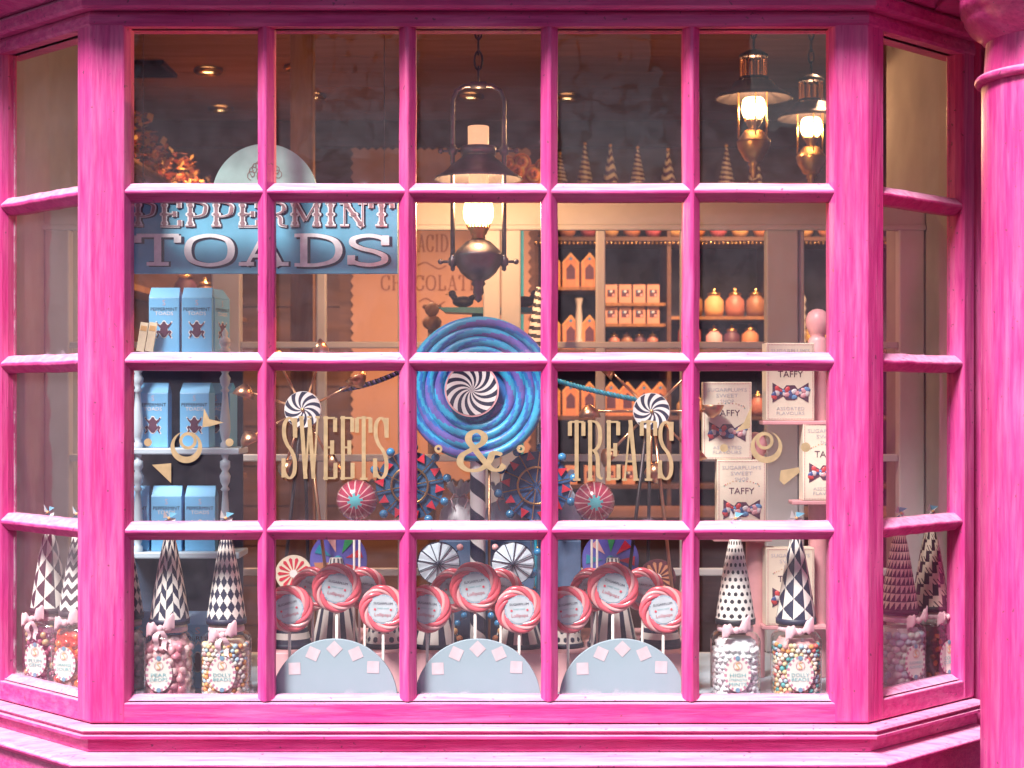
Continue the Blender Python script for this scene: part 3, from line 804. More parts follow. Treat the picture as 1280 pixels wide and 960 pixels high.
YL2 = 1.5
g1 = (X(942, YL2), YL2, Z(150, YL2))
lantern(g1, 'lit brass lantern with wide dark shade, larger and nearer of the two at top right', .95, 1.25, 2.9, True)
YL3 = 2.1
g2 = (X(1014, YL3), YL3, Z(172, YL3))
lantern(g2, 'lit brass lantern with dark shade, farther and lower of the two at top right', .95, 1.25, 2.9, True)
for g, p in ((g0, 15), (g1, 16), (g2, 17)): lamp((g[0], g[1], g[2] + .045), p, r=.012)
# the lit downlights
for i, pos in enumerate([(-1.0, 3.0, 2.86), (-.3, 3.3, 2.86), (.55, 2.2, 2.86), (1.1, 2.2, 2.86), (-.35, 1.9, 2.86), (-1.0, 1.6, 2.86)]):
    l = bpy.data.lights.new('spotlight_beam', 'SPOT'); l.energy = 58; l.color = (1, .54, .30); l.spot_size = R(110); l.spot_blend = .6; l.shadow_soft_size = .03
    o = bpy.data.objects.new('spotlight_beam', l); COL.objects.link(o); o.location = pos; o.rotation_euler = (R(12), 0, 0)

# ---------------------------------------------------------------- hanging sign
YS = .13
sg = thing('hanging_sign', 'blue hand-painted PEPPERMINT TOADS sign with green half-round crest', 'sign', (0, YS, 0))
mb = MB(); mb.box(X(150, YS), X(497, YS), 0, .014, Z(342, YS), Z(246, YS), SIGNB); mb.build('board', sg, bevel=.001)
mb = MB(); cxs, czs, rr = X(331, YS), Z(246, YS) + .0005, 66 * k(YS)
mb.prism([(cxs + rr * math.cos(PI * i / 36), czs + rr * math.sin(PI * i / 36)) for i in range(37)], 0, .014, SIGNG)
crest = mb.build('crest', sg)
mb = MB()
SIGNL = mat('dull_brown_scroll', (0.25, 0.18, 0.14), .7)
for q in range(9):
    a = R(20 + 17.5 * q); c = (cxs + .030 * math.cos(a), czs + .055 + .036 * math.sin(a) - .02)
    ribbon(mb, [(c[0] + (.001 + .0011 * i) * math.cos(i * .8 + a), c[1] + (.001 + .0011 * i) * math.sin(i * .8 + a)) for i in range(11)], 0, 0, -.0006, SIGNL, fixed=.0016)
mb.disc((cxs, czs + .045), .018, SIGNL, y=-.0006, th=.0004)
mb.disc((cxs, czs + .045), .013, SIGNG, y=-.0012, th=.0004)
mb.build('painted_scrolls', crest)
SIGNW = mat('aged_white_letter', (0.88, 0.87, 0.88), .6, var=.14, scale=60)
SIGNR = mat('aged_rose_letter', (0.36, 0.22, 0.24), .6, var=.3, scale=60)
mb = MB()
def s_(px): return X(px, YS)
# drop shadow, then letter
lettering(mb, 'TOADS', s_(171), s_(492), Z(333, YS) - .001, Z(294, YS) - .001, -.0004, NAVY, .0200, .0115, gap=.05, serif=.012)
lettering(mb, 'TOADS', s_(169) - .001, s_(490) - .001, Z(333, YS) + .0012, Z(294, YS) + .0012, -.0016, SIGNW, .0160, .0078, gap=.05, serif=.0082)
mb.build('lettering', sg)
mb = MB()
lettering(mb, 'PEPPERMINT', s_(166) + .001, s_(493) + .001, Z(284, YS) - .001, Z(252, YS) - .001, -.0004, NAVY, .0140, .0072, gap=.06, serif=.0085, tusc=.0125)
lettering(mb, 'PEPPERMINT', s_(165), s_(492), Z(284, YS), Z(252, YS), -.0016, SIGNW, .0118, .0052, gap=.06, serif=.0065, tusc=.0110)
lettering(mb, 'PEPPERMINT', s_(165), s_(492), Z(284, YS) + .001, Z(252, YS) - .001, -.0028, SIGNR, .0066, .0020, gap=.06, serif=.0022, tusc=.0066)
mb.build('lettering', sg)
for px in (178, 480):
    mb = MB(); mb.cyl((s_(px), .007, Z(246, YS)), (s_(px), .007, 2.9), .0008, IRON, 6); mb.build('hanging_wire', sg)

# ---------------------------------------------------------------- pale blue spindle shelf with toad cartons
YB = .36
kb = k(YB)
su = thing('spindle_shelf', 'pale blue shelf unit with turned spindles stacked with blue cartons', 'shelf unit', (0, YB, 0))
shelf_y = [440, 560, 690]
mb = MB(); mb.box(X(152, YB), X(293, YB), .1205, .128, BED + .001, Z(440, YB), mat('navy_back_board', (.035, .055, .10), .6)); mb.build('back_panel', su)
for q in shelf_y:
    mb = MB(); mb.box(X(150, YB), X(300, YB), -.01, .12, Z(q + 8, YB), Z(q, YB), PALEB); mb.build('shelf', su, bevel=.003)
def spindle(x, z0, z1):
    H = z1 - z0
    prof = [(.011, 0), (.011, .05), (.007, .07), (.010, .12), (.013, .2), (.012, .3), (.008, .5), (.006, .62), (.011, .64), (.006, .67), (.011, .72), (.013, .78), (.007, .83), (.012, .87), (.012, .93), (.006, .95), (.009, 1)]
    m = MB(); m.lathe([(r, z0 + h * H) for r, h in prof[::-1]][::-1], PALEB, c=(x, .004, 0), seg=18); m.build('spindle', su)
for a, b in ((690, 568), (560, 448)):
    for px in (172, 281):
        spindle(X(px, YB), Z(a, YB) + .0003, Z(b, YB) - .0003)
spindle(X(281, YB), BED + .0003, Z(698, YB) - .0003); spindle(X(158, YB), BED + .0003, Z(698, YB) - .0003)
mb = MB(); mb.lathe([(.012, 0), (.013, .006), (.008, .010), (.014, .02), (.012, .03), (.006, .035), (.008, .044), (.001, .056)], CREAM_WD, c=(X(281, YB), .004, Z(440, YB)), seg=18); mb.build('finial', su)

TOAD = [(0, .50), (.07, .47), (.11, .38), (.20, .30), (.30, .36), (.36, .46), (.42, .44), (.36, .32), (.26, .20), (.19, .12), (.22, -.02), (.34, .02), (.42, -.08), (.34, -.22), (.42, -.36), (.36, -.40), (.26, -.26), (.30, -.10), (.20, -.20), (.10, -.34), (0, -.38)]
TOAD = TOAD + [(-x, z) for x, z in TOAD[::-1][1:-1]]
def carton(name_loc, label, w=.071, h=.152, d=.045, rot=0, group='blue peppermint toad cartons'):
    t = thing('toad_carton', label, 'carton', name_loc, group, rot)
    m = MB()
    hb = h * .84
    # body
    m.box(-w / 2, w / 2, 0, d, 0, hb, BOXB)
    m.m[2 * 0:] = m.m[:]
    t0 = m
    body = m
    # gable
    vs = [(-w / 2, 0, hb), (w / 2, 0, hb), (w / 2, d, hb), (-w / 2, d, hb), (-w / 2 + .002, d * .42, h), (w / 2 - .002, d * .42, h), (w / 2 - .002, d * .58, h), (-w / 2 + .002, d * .58, h)]
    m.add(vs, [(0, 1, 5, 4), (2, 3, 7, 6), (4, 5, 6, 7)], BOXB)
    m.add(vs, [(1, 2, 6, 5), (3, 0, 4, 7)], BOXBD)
    m.build('carton_body', t, bevel=.0012)
    m = MB(); s = w * .60
    ol = [(x * s * 1.13, z * s * 1.13 + h * .33) for x, z in TOAD]
    m.add([(x, -.0006, z) for x, z in ol], [tuple(range(len(ol)))], WHITE)
    ol = [(x * s, z * s + h * .33) for x, z in TOAD]
    m.add([(x, -.0012, z) for x, z in ol], [tuple(range(len(ol)))], PURP)
    m.build('toad_emblem', t)
    m = MB()
    small_text(m, 'PEPPERMINT', 0, h * .66, w * .88, -.0006, NAVY, .010); small_text(m, 'TOADS', 0, h * .595, w * .60, -.0006, WHITE, .0085)
    small_text(m, 'S', 0, h * .76, w * .10, -.0006, LILAC)
    m.build('printed_name', t)
    return t
def cpos(px, shelf, dy=.02): return (X(px, YB + dy), YB + dy, Z(shelf, YB) + .0006)
c0 = carton(cpos(205, 440), 'blue toad carton on the top shelf beside the two cream packets')
again(c0, 'blue toad carton on the top shelf, upright beside the round cream finial', cpos(246, 440))
again(c0, 'blue toad carton turned side-on behind the finial, with open gable', cpos(278, 440, .075), R(70))
c1 = again(c0, 'blue toad carton on the middle shelf, left of the two', cpos(191, 560)); again(c0, 'blue toad carton on the middle shelf behind the gilt ring', cpos(243, 560), R(-8))
again(c0, 'blue toad carton at the left end of the lower shelf, half hidden by the frame', cpos(167, 690)); again(c0, 'blue toad carton in the middle of the lower shelf', cpos(208, 690)); again(c0, 'blue toad carton on the lower shelf next to the spindle', cpos(250, 690))
again(c0, 'blue toad carton behind another on the middle shelf, only its side showing at the spindle', cpos(270, 560, .085), R(-14))
for i, (px, lb) in enumerate([(176, 'blue toad carton standing on the bed between the frame and the pear drop jar'), (247, 'blue toad carton on the bed between the pear drop jar and the beads jar')]):
    again(c0, lb, (X(px, .20), .20, BED + .0006), 0, scale=(1.55, 1, 1.12))
CRP = mat('cream_packet', (0.85, .72, .50), .6)
for i, (px, lb) in enumerate([(175, 'narrow cream packet leaning on the top shelf at far left'), (186, 'narrow cream packet leaning against the first blue carton')]):
    mb = MB(); mb.box(-.009, .009, 0, .006, 0, .068, CRP, xf=Matrix.Rotation(R(9), 4, 'Y'))
    mb.box(-.007, .007, -.0006, -.0002, .048, .060, AMBER, xf=Matrix.Rotation(R(9), 4, 'Y'))
    tag(mb.build('sweet_packet', loc=(X(px, YB - .004), YB - .004, Z(440, YB) + .0016)), lb, 'packet', 'narrow cream packets')
# oak crate under the shelves
cr = thing('oak_crate', 'orange oak crate on the bed behind the pear drop jar', 'crate', (X(178, .52), .50, BED + .0006))
for i in range(3):
    mb = MB(); mb.box(-.09, .09, 0, .008, .004 + .045 * i, .040 + .045 * i, WOOD_MID); mb.build('slat', cr, bevel=.001)
mb = MB(); mb.box(-.098, -.0905, -.002, .16, 0, .14, WOOD_MID); mb.box(.0905, .098, -.002, .16, 0, .14, WOOD_MID); mb.box(-.09, .09, .150, .158, 0, .14, WOOD_MID); mb.build('crate_sides', cr)

# ---------------------------------------------------------------- sweet jars with patterned cone hats
def frac(a): return a - math.floor(a)
def p_tri(n, mm):       # pinwheel triangles
    def f(u, v):
        a, b = frac(u * n), frac(v * mm); i = int(u * n) + int(v * mm)
        s = (a > b) ^ (a > 1 - b)
        return bool(s) ^ (i % 2 == 0 and False)
    return f
def p_windmill(n, mm):
    def f(u, v):
        a, b = frac(u * n), frac(v * mm); i = int(u * n) + int(v * mm)
        return (a > b) if i % 2 else (a > 1 - b)
    return f
def p_diamond(n, mm):
    def f(u, v):
        a, b = u * n, v * mm
        return (int(math.floor(a + b)) + int(math.floor(a - b))) % 2 == 0
    return f
def p_chev(n, mm):
    def f(u, v):
        a = frac(u * n); h = abs(a - .5)
        return (int(math.floor(v * mm + h * 2)) + int(a > .5)) % 2 == 0
    return f
def p_zig(n, mm):
    def f(u, v): return int(math.floor(v * mm + abs(frac(u * n) - .5) * 2)) % 2 == 0
    return f
def p_dots(n, mm):
    def f(u, v):
        row = math.floor(v * mm); a = frac(u * n + .5 * (row % 2)) - .5; b = frac(v * mm) - .5
        return (a * 1.0) ** 2 + (b * 1.0) ** 2 < .085
    return f
def p_half(n, mm):
    def f(u, v): return frac(u * n) > frac(v * mm)
    return f
def p_hound(n, mm):
    def f(u, v):
        a, b = u * n, v * mm; x, y = frac(a), frac(b); i = (int(a) + int(b)) % 2
        if i == 0: return x < .62 or y > .7
        return (frac(x * 2 + y * 2) < .35) and y < .5
    return f
def p_vert(n):
    return lambda u, v: frac(u * n) < .42
def p_horiz(n):
    return lambda u, v: frac(v * n) < .45
def cone(mb, r0, r1, z0, z1, fn, A=BLACK, B=CREAM, nu=132, nv=96, xf=None, pw=1.0):
    prof = [(r1 + (r0 - r1) * (1 - i / nv) ** pw, z0 + (z1 - z0) * i / nv) for i in range(nv + 1)]
    mb.lathe(prof, None, seg=nu, matfn=lambda i, j: A if fn((j + .5) / nu, (i + .5) / nv) else B, xf=xf)

def bow(parent, x, y, z, s=1.0, tail=True, rot=0):
    mb = MB(); xf = Matrix.Translation((x, y, z)) @ Matrix.Rotation(rot, 4, 'Y')
    for sgx in (-1, 1):
        nu, nv = 12, 10; vs = []; fs = []
        for i in range(nu + 1):
            u = i / nu
            for j in range(nv):
                a = 2 * PI * j / nv
                w = (.0035 + (.0125 if sgx > 0 else .0105) * math.sin(min(1, u * 1.1) * PI * .60) ** 1.1) * (1 if u < .93 else .85)
                th = .0030 * math.sin(PI * min(1, u + .05)) + .0008
                vs.append((sgx * (.003 + .026 * u) * s, (-.004 - .006 * math.sin(PI * u) + th * math.sin(a)) * s, (.010 * sgx * u + .006 * math.sin(u * 2.6) + w * math.cos(a) + .0022 * math.sin(u * 13 + 3 * math.cos(a))) * s))
        for i in range(nu):
            for j in range(nv): fs.append((i * nv + j, i * nv + (j + 1) % nv, (i + 1) * nv + (j + 1) % nv, (i + 1) * nv + j))
        mb.add(vs, fs, RIBB, True, xf)
        if tail:
            vs = []; n = 10
            for i in range(n + 1):
                u = i / n; cx_ = sgx * (.003 + .010 * u + .003 * math.sin(u * 6)); zz = -.004 - .042 * u
                yy = -.008 - .004 * math.sin(u * 7 + sgx)
                w = .0052 + .001 * math.sin(u * 5)
                vs += [((cx_ - w) * s, yy * s, (zz + (.005 if i == n else 0)) * s), ((cx_ + w) * s, (yy - .001) * s, zz * s)]
            mb.add(vs, [(2 * i, 2 * i + 1, 2 * i + 3, 2 * i + 2) for i in range(n)], RIBB, True, xf)
    mb.sphere((0, -.006 * s, 0), .0062 * s, RIBB, 10, 6, xf=None) if False else mb.add(*knot(s), RIBB, True, xf)
    return mb.build('ribbon_bow', parent)
def knot(s):
    vs = []; fs = []
    n, r_ = 10, 6
    for i in range(r_ + 1):
        a = -PI / 2 + PI * i / r_
        for j in range(n):
            t = 2 * PI * j / n
            vs.append((.0065 * s * math.cos(a) * math.cos(t), -.007 * s + .006 * s * math.cos(a) * math.sin(t), .0075 * s * math.sin(a)))
    for i in range(r_):
        for j in range(n): fs.append((i * n + j, i * n + (j + 1) % n, (i + 1) * n + (j + 1) % n, (i + 1) * n + j))
    return vs, fs

LABW = mat('label_paper', (.68, .69, .62), .6, var=.04)
ROSEINK = mat('dusty_rose_ink', (.48, .22, .30), .5)
BLUINK = mat('slate_blue_ink', (.16, .30, .42), .5)
def oval_label(parent, cx_, y, cz, lines, rim=(LABW, ROSEINK), a=.029, b=.038, rotz=0, R0=None):
    mb = MB(); n = 72; vs = []; fs = []; ms = []
    def bend(x): return y + (0 if R0 is None else (x * x) / (2 * R0))
    rings_ = [(1.0, 1.0), (.80, .84)]
    for q, (fa, fb) in enumerate(rings_):
        for j in range(n):
            t = 2 * PI * j / n; xx = cx_ + a * fa * math.cos(t); vs.append((xx, bend(xx), cz + b * fb * math.sin(t)))
    for j in range(n): fs.append((j, (j + 1) % n, (j + 1) % n + n, j + n)); ms.append(rim[0] if (j // 2) % 2 else rim[1])
    fs.append(tuple(range(n, 2 * n))); ms.append(LABW)
    mb.add(vs, fs, ms)
    o = mb.build('jar_label', parent)
    mb = MB()
    for zz in (b * .90, -b * .90): mb.disc((cx_, cz + zz), .0050, BLUINK, y=bend(cx_) - .0012, th=.0004, seg=18)
    small_text(mb, 'S', cx_, cz + b * .46, .0085, bend(cx_) - .0009, AMBER)
    mb.v = mb.v
    nn = 26
    ribbon(mb, [(cx_ + .0092 * math.cos(2 * PI * i / nn), cz + b * .46 + .0092 * math.sin(2 * PI * i / nn)) for i in range(nn)], 0, 0, bend(cx_) - .0008, REDINK, closed=True, fixed=.0010)
    for i, l in enumerate(lines):
        small_text(mb, l, cx_, cz - .002 - i * .0098, min(.038, .0085 * len(l)), bend(cx_) - .0009, MINTINK, .0075)
    mb.build('label_print', o)
    return o

def pennant(parent, z, s, c1, c2):
    mb = MB()
    mb.cyl((0, 0, z - .012), (0, 0, z + .020 * s), .0009, STICK, 6)
    for i in range(4):
        a = R(30 + 90 * i)
        d = Vector((math.cos(a), -.25, math.sin(a))) * .014 * s; e = Vector((math.cos(a + R(60)), .1, math.sin(a + R(60)))) * .009 * s
        c = Vector((0, -.002, z + .012 * s))
        f = c + Vector((0, -.006, 0))
        vs = [tuple(c), tuple(c + d), tuple(c + e), tuple(f)]
        mb.add(vs, [(0, 1, 2)], c1 if i % 2 else c2); mb.add(vs, [(0, 1, 3)], c2 if i % 2 else c1)
    mb.sphere((0, -.007, z + .012 * s), .0025 * s, AMBER, 8, 5)
    return mb.build('pinwheel_topper', parent)

def jar(px, Y, label, cand_label, hatfn, sweets, lines, lab_dx=0, w=.053, h=.142, rot=0, hatcol=(BLACK, CREAM), bow_dx=0, lab=True, hatn=None, core=None, topper=(WHITE, SIGNB), csize=.0085, shape='round', bowrot=0, bow_on=True, bow_z=.006, tail=True):
    loc = (X(px, Y), Y, BED + .0006)
    t = thing('sweet_jar', label, 'sweet jar', loc, 'sweet jars with cone hats', rot)
    sh = h * .86
    outer = [(w * .55, .001), (w * .93, .002), (w, .010), (w, sh), (w * .97, sh + .008), (w * .86, sh + .016), (w * .70, sh + .021), (w * .66, sh + .024), (w * .66, h + .012)]
    mb = MB(); mb.lathe(outer, JARGLASS, seg=48, sq=3.2); mb.build('glass_jar', t)
    mb = MB(); mb.lathe([(w * .70, h), (w * .71, h + .004), (w * .71, h + .014), (w * .69, h + .016), (.001, h + .016)], CREAM, seg=40); mb.build('jar_lid', t)
    # hat
    hz = h + .0165; hh = .215
    r0 = .0425
    hat = MB(); cone(hat, r0, .0028, hz + .012, hz + hh, hatfn, hatcol[0], hatcol[1], 200, 144, pw=.74)
    hat.build('cone_hat', t)
    m2 = MB(); m2.lathe([(r0 - .003, hz), (r0 + .001, hz), (r0 + .0015, hz + .012), (r0 - .001, hz + .0125)], hatcol[0], seg=48); m2.build('hat_band', t)
    pennant(t, hz + hh - .004, 1.5, *topper)
    # ribbon round neck
    if bow_on:
        m3 = MB(); m3.lathe([(w * .69, sh + .020), (w * .74, sh + .021), (w * .74, sh + .030), (w * .69, sh + .031)], RIBB, seg=40); m3.build('neck_ribbon', t)
        bow(t, bow_dx, -w * .80, sh + .020 + bow_z, 1.05, rot=bowrot, tail=tail)
    if lab: oval_label(t, lab_dx, -w * 1.035 + .0, h * .40, lines, R0=.25)
    # the sweets
    mb = MB(); cs = csize
    cm = core or sweets[0]
    mb.lathe([(.001, .004), (w * .80, .004), (w * .80, sh - .006), (w * .66, sh + .006), (.001, sh + .008)], cm, seg=24, sq=3.2, smooth=False)
    rowh = cs * 1.62; zz = .004 + cs
    q = 0
    while zz < sh + .004:
        wr = w - cs * 1.05 - .0012
        if zz > sh - .006: wr *= .86
        if zz > sh: wr *= .82
        per = 2 * PI * wr * 1.12; nn = int(per / (cs * 2.0)); 
        for i in range(nn):
            th = 2 * PI * (i + .5 * (q % 2) + rnd.uniform(-.2, .2)) / nn
            if math.sin(th) > .35: continue
            qf = (abs(math.cos(th)) ** 3.2 + abs(math.sin(th)) ** 3.2) ** (-1 / 3.2)
            c = (wr * qf * math.cos(th) + rnd.uniform(-1, 1) * cs * .15, wr * qf * math.sin(th) + rnd.uniform(0, 1) * cs * .35, zz + rnd.uniform(-1, 1) * cs * .3)
            m_ = rnd.choice(sweets); rr = cs * rnd.uniform(.82, 1.08)
            rotm = Matrix.Rotation(rnd.uniform(0, PI), 4, 'X') @ Matrix.Rotation(rnd.uniform(0, PI), 4, 'Z') @ Matrix.Rotation(rnd.uniform(0, PI), 4, 'Y')
            if shape == 'drop': s3 = (1.15, .85, 1.35)
            elif shape == 'egg': s3 = (1.4, 1, 1); rotm = Matrix.Rotation(rnd.uniform(-.4, .4), 4, 'Y')
            elif shape == 'ring': s3 = (1, 1, .72)
            elif shape == 'chunk': s3 = (1.2, 1, .8)
            else: s3 = (1, 1, 1)
            if shape == 'chunk': mb.sphere(c, rr, m_, 5, 3, s3, rotm)
            else: mb.sphere(c, rr, m_, 9, 6, s3, rotm)
        zz += rowh; q += 1
    if shape == 'chunk': mb.s = [False] * len(mb.s)
    o = mb.build('boiled_sweets', None, loc=(loc[0], loc[1], loc[2] + .0004)); o.rotation_euler.z = rot
    tag(o, cand_label, 'sweets', kind='stuff')
    return t
pear = [mat('pear_pink', (0.78, .38, .42), .35, coat=.3), mat('pear_pale', (0.84, .56, .56), .4, coat=.3), mat('pear_rose', (0.70, .25, .32), .35, coat=.3)]
beads = [mat('bead_' + n, c, .4) for n, c in (('white', (.78, .74, .70)), ('orange', (.75, .33, .10)), ('blue', (.42, .60, .74)), ('ivory', (.84, .80, .72)), ('yellow', (.82, .66, .36)), ('pink', (.76, .40, .40)), ('cream', (.8, .68, .5)))]
mint = [mat('mint_white', (.90, .90, .91), .5), mat('mint_white_grey', (.84, .84, .87), .5)]
eggs = [mat('egg_' + n, c, .4) for n, c in (('white', (.74, .74, .70)), ('green', (.55, .66, .56)), ('blue', (.50, .62, .68)), ('grey', (.62, .60, .56)))]
dark = [mat('cola_brown', (.12, .03, .015), .12, coat=1), mat('cola_red', (.30, .06, .02), .12, coat=1), mat('cola_black', (.035, .012, .012), .12, coat=1)]
oran = [mat('sherbet_orange', (.80, .17, .02), .15, coat=1), mat('sherbet_red', (.62, .04, .02), .15, coat=1)]
gems = [mat('gem_plum', (.16, .02, .07), .12, coat=1), mat('gem_gold', (.60, .40, .20), .2, coat=1), mat('gem_rose', (.50, .10, .20), .15, coat=1)]
YJ = .105
BR_HAT = mat('plum_black', (0.045, .02, .03), .5)
OFFW = mat('offwhite_card', (0.78, .74, .68), .6, var=.04)
jar(212, YJ, 'jar of pink pear drops with zigzag diamond hat and large pink bow', 'pink pear drops filling the jar under the chevron hat', p_chev(8, 10), pear, ['PEAR', 'DROPS'], lab_dx=-.012, csize=.0098, shape='drop', bow_dx=-.010, hatcol=(NAVY, OFFW), bow_z=.012)
jar(283, YJ + .004, 'jar of pastel beads with harlequin diamond hat, in the left corner pane', 'pastel candy beads in the jar under the diamond hat', p_diamond(14, 7.5), beads, ['DOLLY', 'BEADS'], csize=.0058, hatcol=(NAVY, OFFW), core=beads[6], bow_z=-.003)
jar(155, YJ + .09, 'jar of white mints mostly hidden behind the left corner post', 'white mints in the jar behind the left corner post', p_diamond(14, 8), mint, ['MINT', 'BALLS'], csize=.0085, hatcol=(NAVY, OFFW))
jar(919, YJ, 'jar of white candies with black polka dot hat and pink bow', 'white candies in the jar under the polka dot hat', p_dots(15, 13), mint, ['HIGH', 'STRENGTH', 'MINTS'], csize=.0072, lab_dx=-.002, hatcol=(BLACK, OFFW), bow_dx=-.004, bow_z=.008, shape='ring', tail=False)
jar(995, YJ + .004, 'jar of rainbow beads with black and cream pinwheel triangle hat', 'rainbow candy beads in the jar under the triangle hat', p_windmill(10, 9), beads + [mat('bead_teal', (.10, .42, .42), .4), mat('bead_red', (.66, .12, .10), .4)], ['DOLLY', 'BEADS'], csize=.0058, hatcol=(NAVY, OFFW), core=beads[5], bow_z=.004, tail=False)
# canted side bays
jar(1124, .27, 'jar of pastel sugared almonds with small black triangle hat', 'white green and blue sugared almonds in the right side window', p_half(20, 11), eggs, ['SUGARED', 'ALMONDS'], csize=.0088, shape='egg', rot=R(28), core=eggs[3], bow_dx=.012, tail=False)
jar(1163, .335, 'jar of dark brown cola sweets with jagged black and cream hat', 'dark brown boiled cola sweets in the right side window', p_hound(11, 8), dark, ['COLA', 'CUBES'], csize=.0095, shape='chunk', rot=R(35), core=dark[2], tail=False)
jar(62, .30, 'jar of jewelled plum sweets with pinwheel triangle hat in the left side window', 'plum and gold foil sweets in the left side window', p_windmill(10, 9), gems, ['PLUM', 'GEMS'], csize=.0085, rot=R(-20), hatcol=(BR_HAT, OFFW), core=gems[0], bow_dx=-.012)
jar(98, .24, 'jar of glossy orange sweets with fine zigzag hat by the left corner post', 'glossy orange sweets beside the left corner post', p_zig(9, 16), oran, ['ORANGE', 'SOURS'], csize=.0105, rot=R(-20), hatcol=(BR_HAT, OFFW), core=oran[1], tail=False)

# ---------------------------------------------------------------- half-round boards and lollipops
YHB = .058
def half_board(px, label):
    t = thing('half_round_board', label, 'display board', (X(px, YHB), YHB, BED + .0004), 'pale blue half-round boards')
    r = 79 * k(YHB); rz = Z(799, YHB) - BED
    poly = [(r * math.cos(PI * i / 48), rz * math.sin(PI * i / 48)) for i in range(49)]
    m = MB(); m.prism(poly, 0, .010, SKYB); m.build('board', t, bevel=.001)
    m = MB()
    for a, turn in ((142, 2), (115, -24), (90, 45), (65, 24), (40, -2)):
        c = Vector((r * .80 * math.cos(R(a)), 0, rz * .84 * math.sin(R(a)))); q = .0190
        an = R(turn)
        vs = [(c.x + q * math.sqrt(1.0) * math.cos(an + R(45) + PI / 2 * i) * .95, -.0008, c.z + q * .95 * math.sin(an + R(45) + PI / 2 * i)) for i in range(4)]
        m.add(vs, [(0, 1, 2, 3)], DIAW)
    m.build('painted_squares', t)
    return t
DIAW = mat('blush_square', (0.68, .56, .60), .6)
hb = half_board(418, 'pale blue half-round board with five blush squares, left of the three')
again(hb, 'pale blue half-round board with five blush squares, middle of the three', (X(597, YHB), YHB, BED + .0004))
again(hb, 'pale blue half-round board with five blush squares, right of the three', (X(778, YHB), YHB, BED + .0004))
# blush platform behind the boards
mb = MB(); mb.box(X(333, .16), X(866, .16), .150, .56, BED + .0006, 1.042, PINKC)
tag(mb.build('display_plinth', bevel=.002), 'low blush pink plinth behind the half-round boards', 'plinth')

RIMW = mat('lolly_label_rim', (.36, .50, .60), .5)
LABC = mat('lolly_label_paper', (.54, .62, .66), .6)
def lollipop_proto():
    t = thing('lollipop', 'x', 'lollipop', (0, 0, 0), 'pink swirl lollipops')
    r = .0505
    m = MB()
    # twisted rope ring in two sugars, three strands
    for s in range(5):
        pts = []; n = 90; rr = []
        for i in range(n):
            a = 2 * PI * i / n; tw = a * 2 + 2 * PI * s / 5
            R_ = .0405 + .0075 * math.cos(tw) ; yy = .0045 * math.sin(tw)
            pts.append((R_ * math.cos(a), yy, R_ * math.sin(a)))
        # strands close after 4 whole twists; three coral, two pale
        m.tube(pts, .0062 if s % 2 == 0 else .0046, CANDYP if s % 2 else CANDYR, 8, closed=True)
    m.build('sugar_ring', t)
    m = MB(); m.disc((0, 0), .0360, CANDYR, y=-.002, th=.006, seg=40); m.build('sugar_centre', t)
    m = MB(); m.disc((0, 0), .0325, RIMW, y=-.0075, th=.0014, seg=40); m.disc((0, 0), .0292, LABC, y=-.0082, th=.0012, seg=40)
    lb = m.build('round_label', t)
    m = MB()
    small_text(m, 'SUGARPLUM', 0, .0130, .042, -.0090, NAVY, .0070); small_text(m, 'SWEET SHOP', 0, .0020, .026, -.0090, MINTINK, .0042)
    small_text(m, 'Lollipops', 0, -.0130, .036, -.0090, REDINK, .0095)
    for sgx in (-1, 1): m.disc((sgx * .0175, -.0005), .0026, CANDYR, y=-.0092, th=.0003, seg=10)
    for i in range(40):
        a = 2 * PI * i / 40
        if i % 2: m.disc((.0308 * math.cos(a), .0308 * math.sin(a)), .0009, WHITE, y=-.0090, th=.0003, seg=6)
    m.build('label_print', lb)
    m = MB(); m.cyl((0, .0, -.0460), (0, .0, -1.0), .0032, STICK, 10); st = m.build('stick', t)
    return t, st
lp, st0 = lollipop_proto()
# sticks have the length from each head down to the bed: rebuild per head height
groups = [('left board', [(362, 761, 0, 1.0), (391, 736, .045, .92), (421, 735, -.010, 1.03), (456, 736, .040, .92), (479, 761, 0, 1.0)]),
          ('middle board', [(534, 761, 0, 1.0), (566, 738, .045, .92), (594, 734, -.010, 1.07), (626, 738, .040, .92), (649, 762, 0, 1.0)]),
          ('right board', [(710, 762, 0, 1.0), (740, 737, .045, .92), (766, 735, -.010, 1.07), (803, 737, .040, .92), (829, 762, 0, 1.0)])]
ords = ['outermost left', 'left rear', 'front central', 'right rear', 'outermost right']
first = True
for gi, (gn, L_) in enumerate(groups):
    for i, (px, py, dy, s) in enumerate(L_):
        Y = .088 + dy * .9 + (.0 if i in (0, 4) else .012)
        if dy > 0: Y = .128
        if dy < 0: Y = .098
        loc = (X(px, Y), Y, Z(py, Y))
        lb = '%s of the five pink swirl lollipops above the %s' % (ords[i], gn)
        o = lp if first else copy_tree(lp)
        first = False
        o.location = loc; o['label'] = lb
        o.rotation_euler = (0, rnd.uniform(-.35, .35), rnd.uniform(-.16, .16))
        s = s * (27.5 / 28)
        o.scale = (s, s, s)
        base = BED + .0006
        for ch in o.children:
            if ch.name.startswith('stick'):
                ln = (loc[2] - base) / s
                mm = MB(); mm.cyl((0, 0, -.0460), (0, 0, -ln), .0032, STICK, 10)
                old = ch.data; me = bpy.data.meshes.new('stick'); me.from_pydata(mm.v, [], mm.f); me.materials.append(STICK)
                for p_ in me.polygons: p_.use_smooth = True
                ch.data = me
                ch.rotation_euler.y = -o.rotation_euler.y

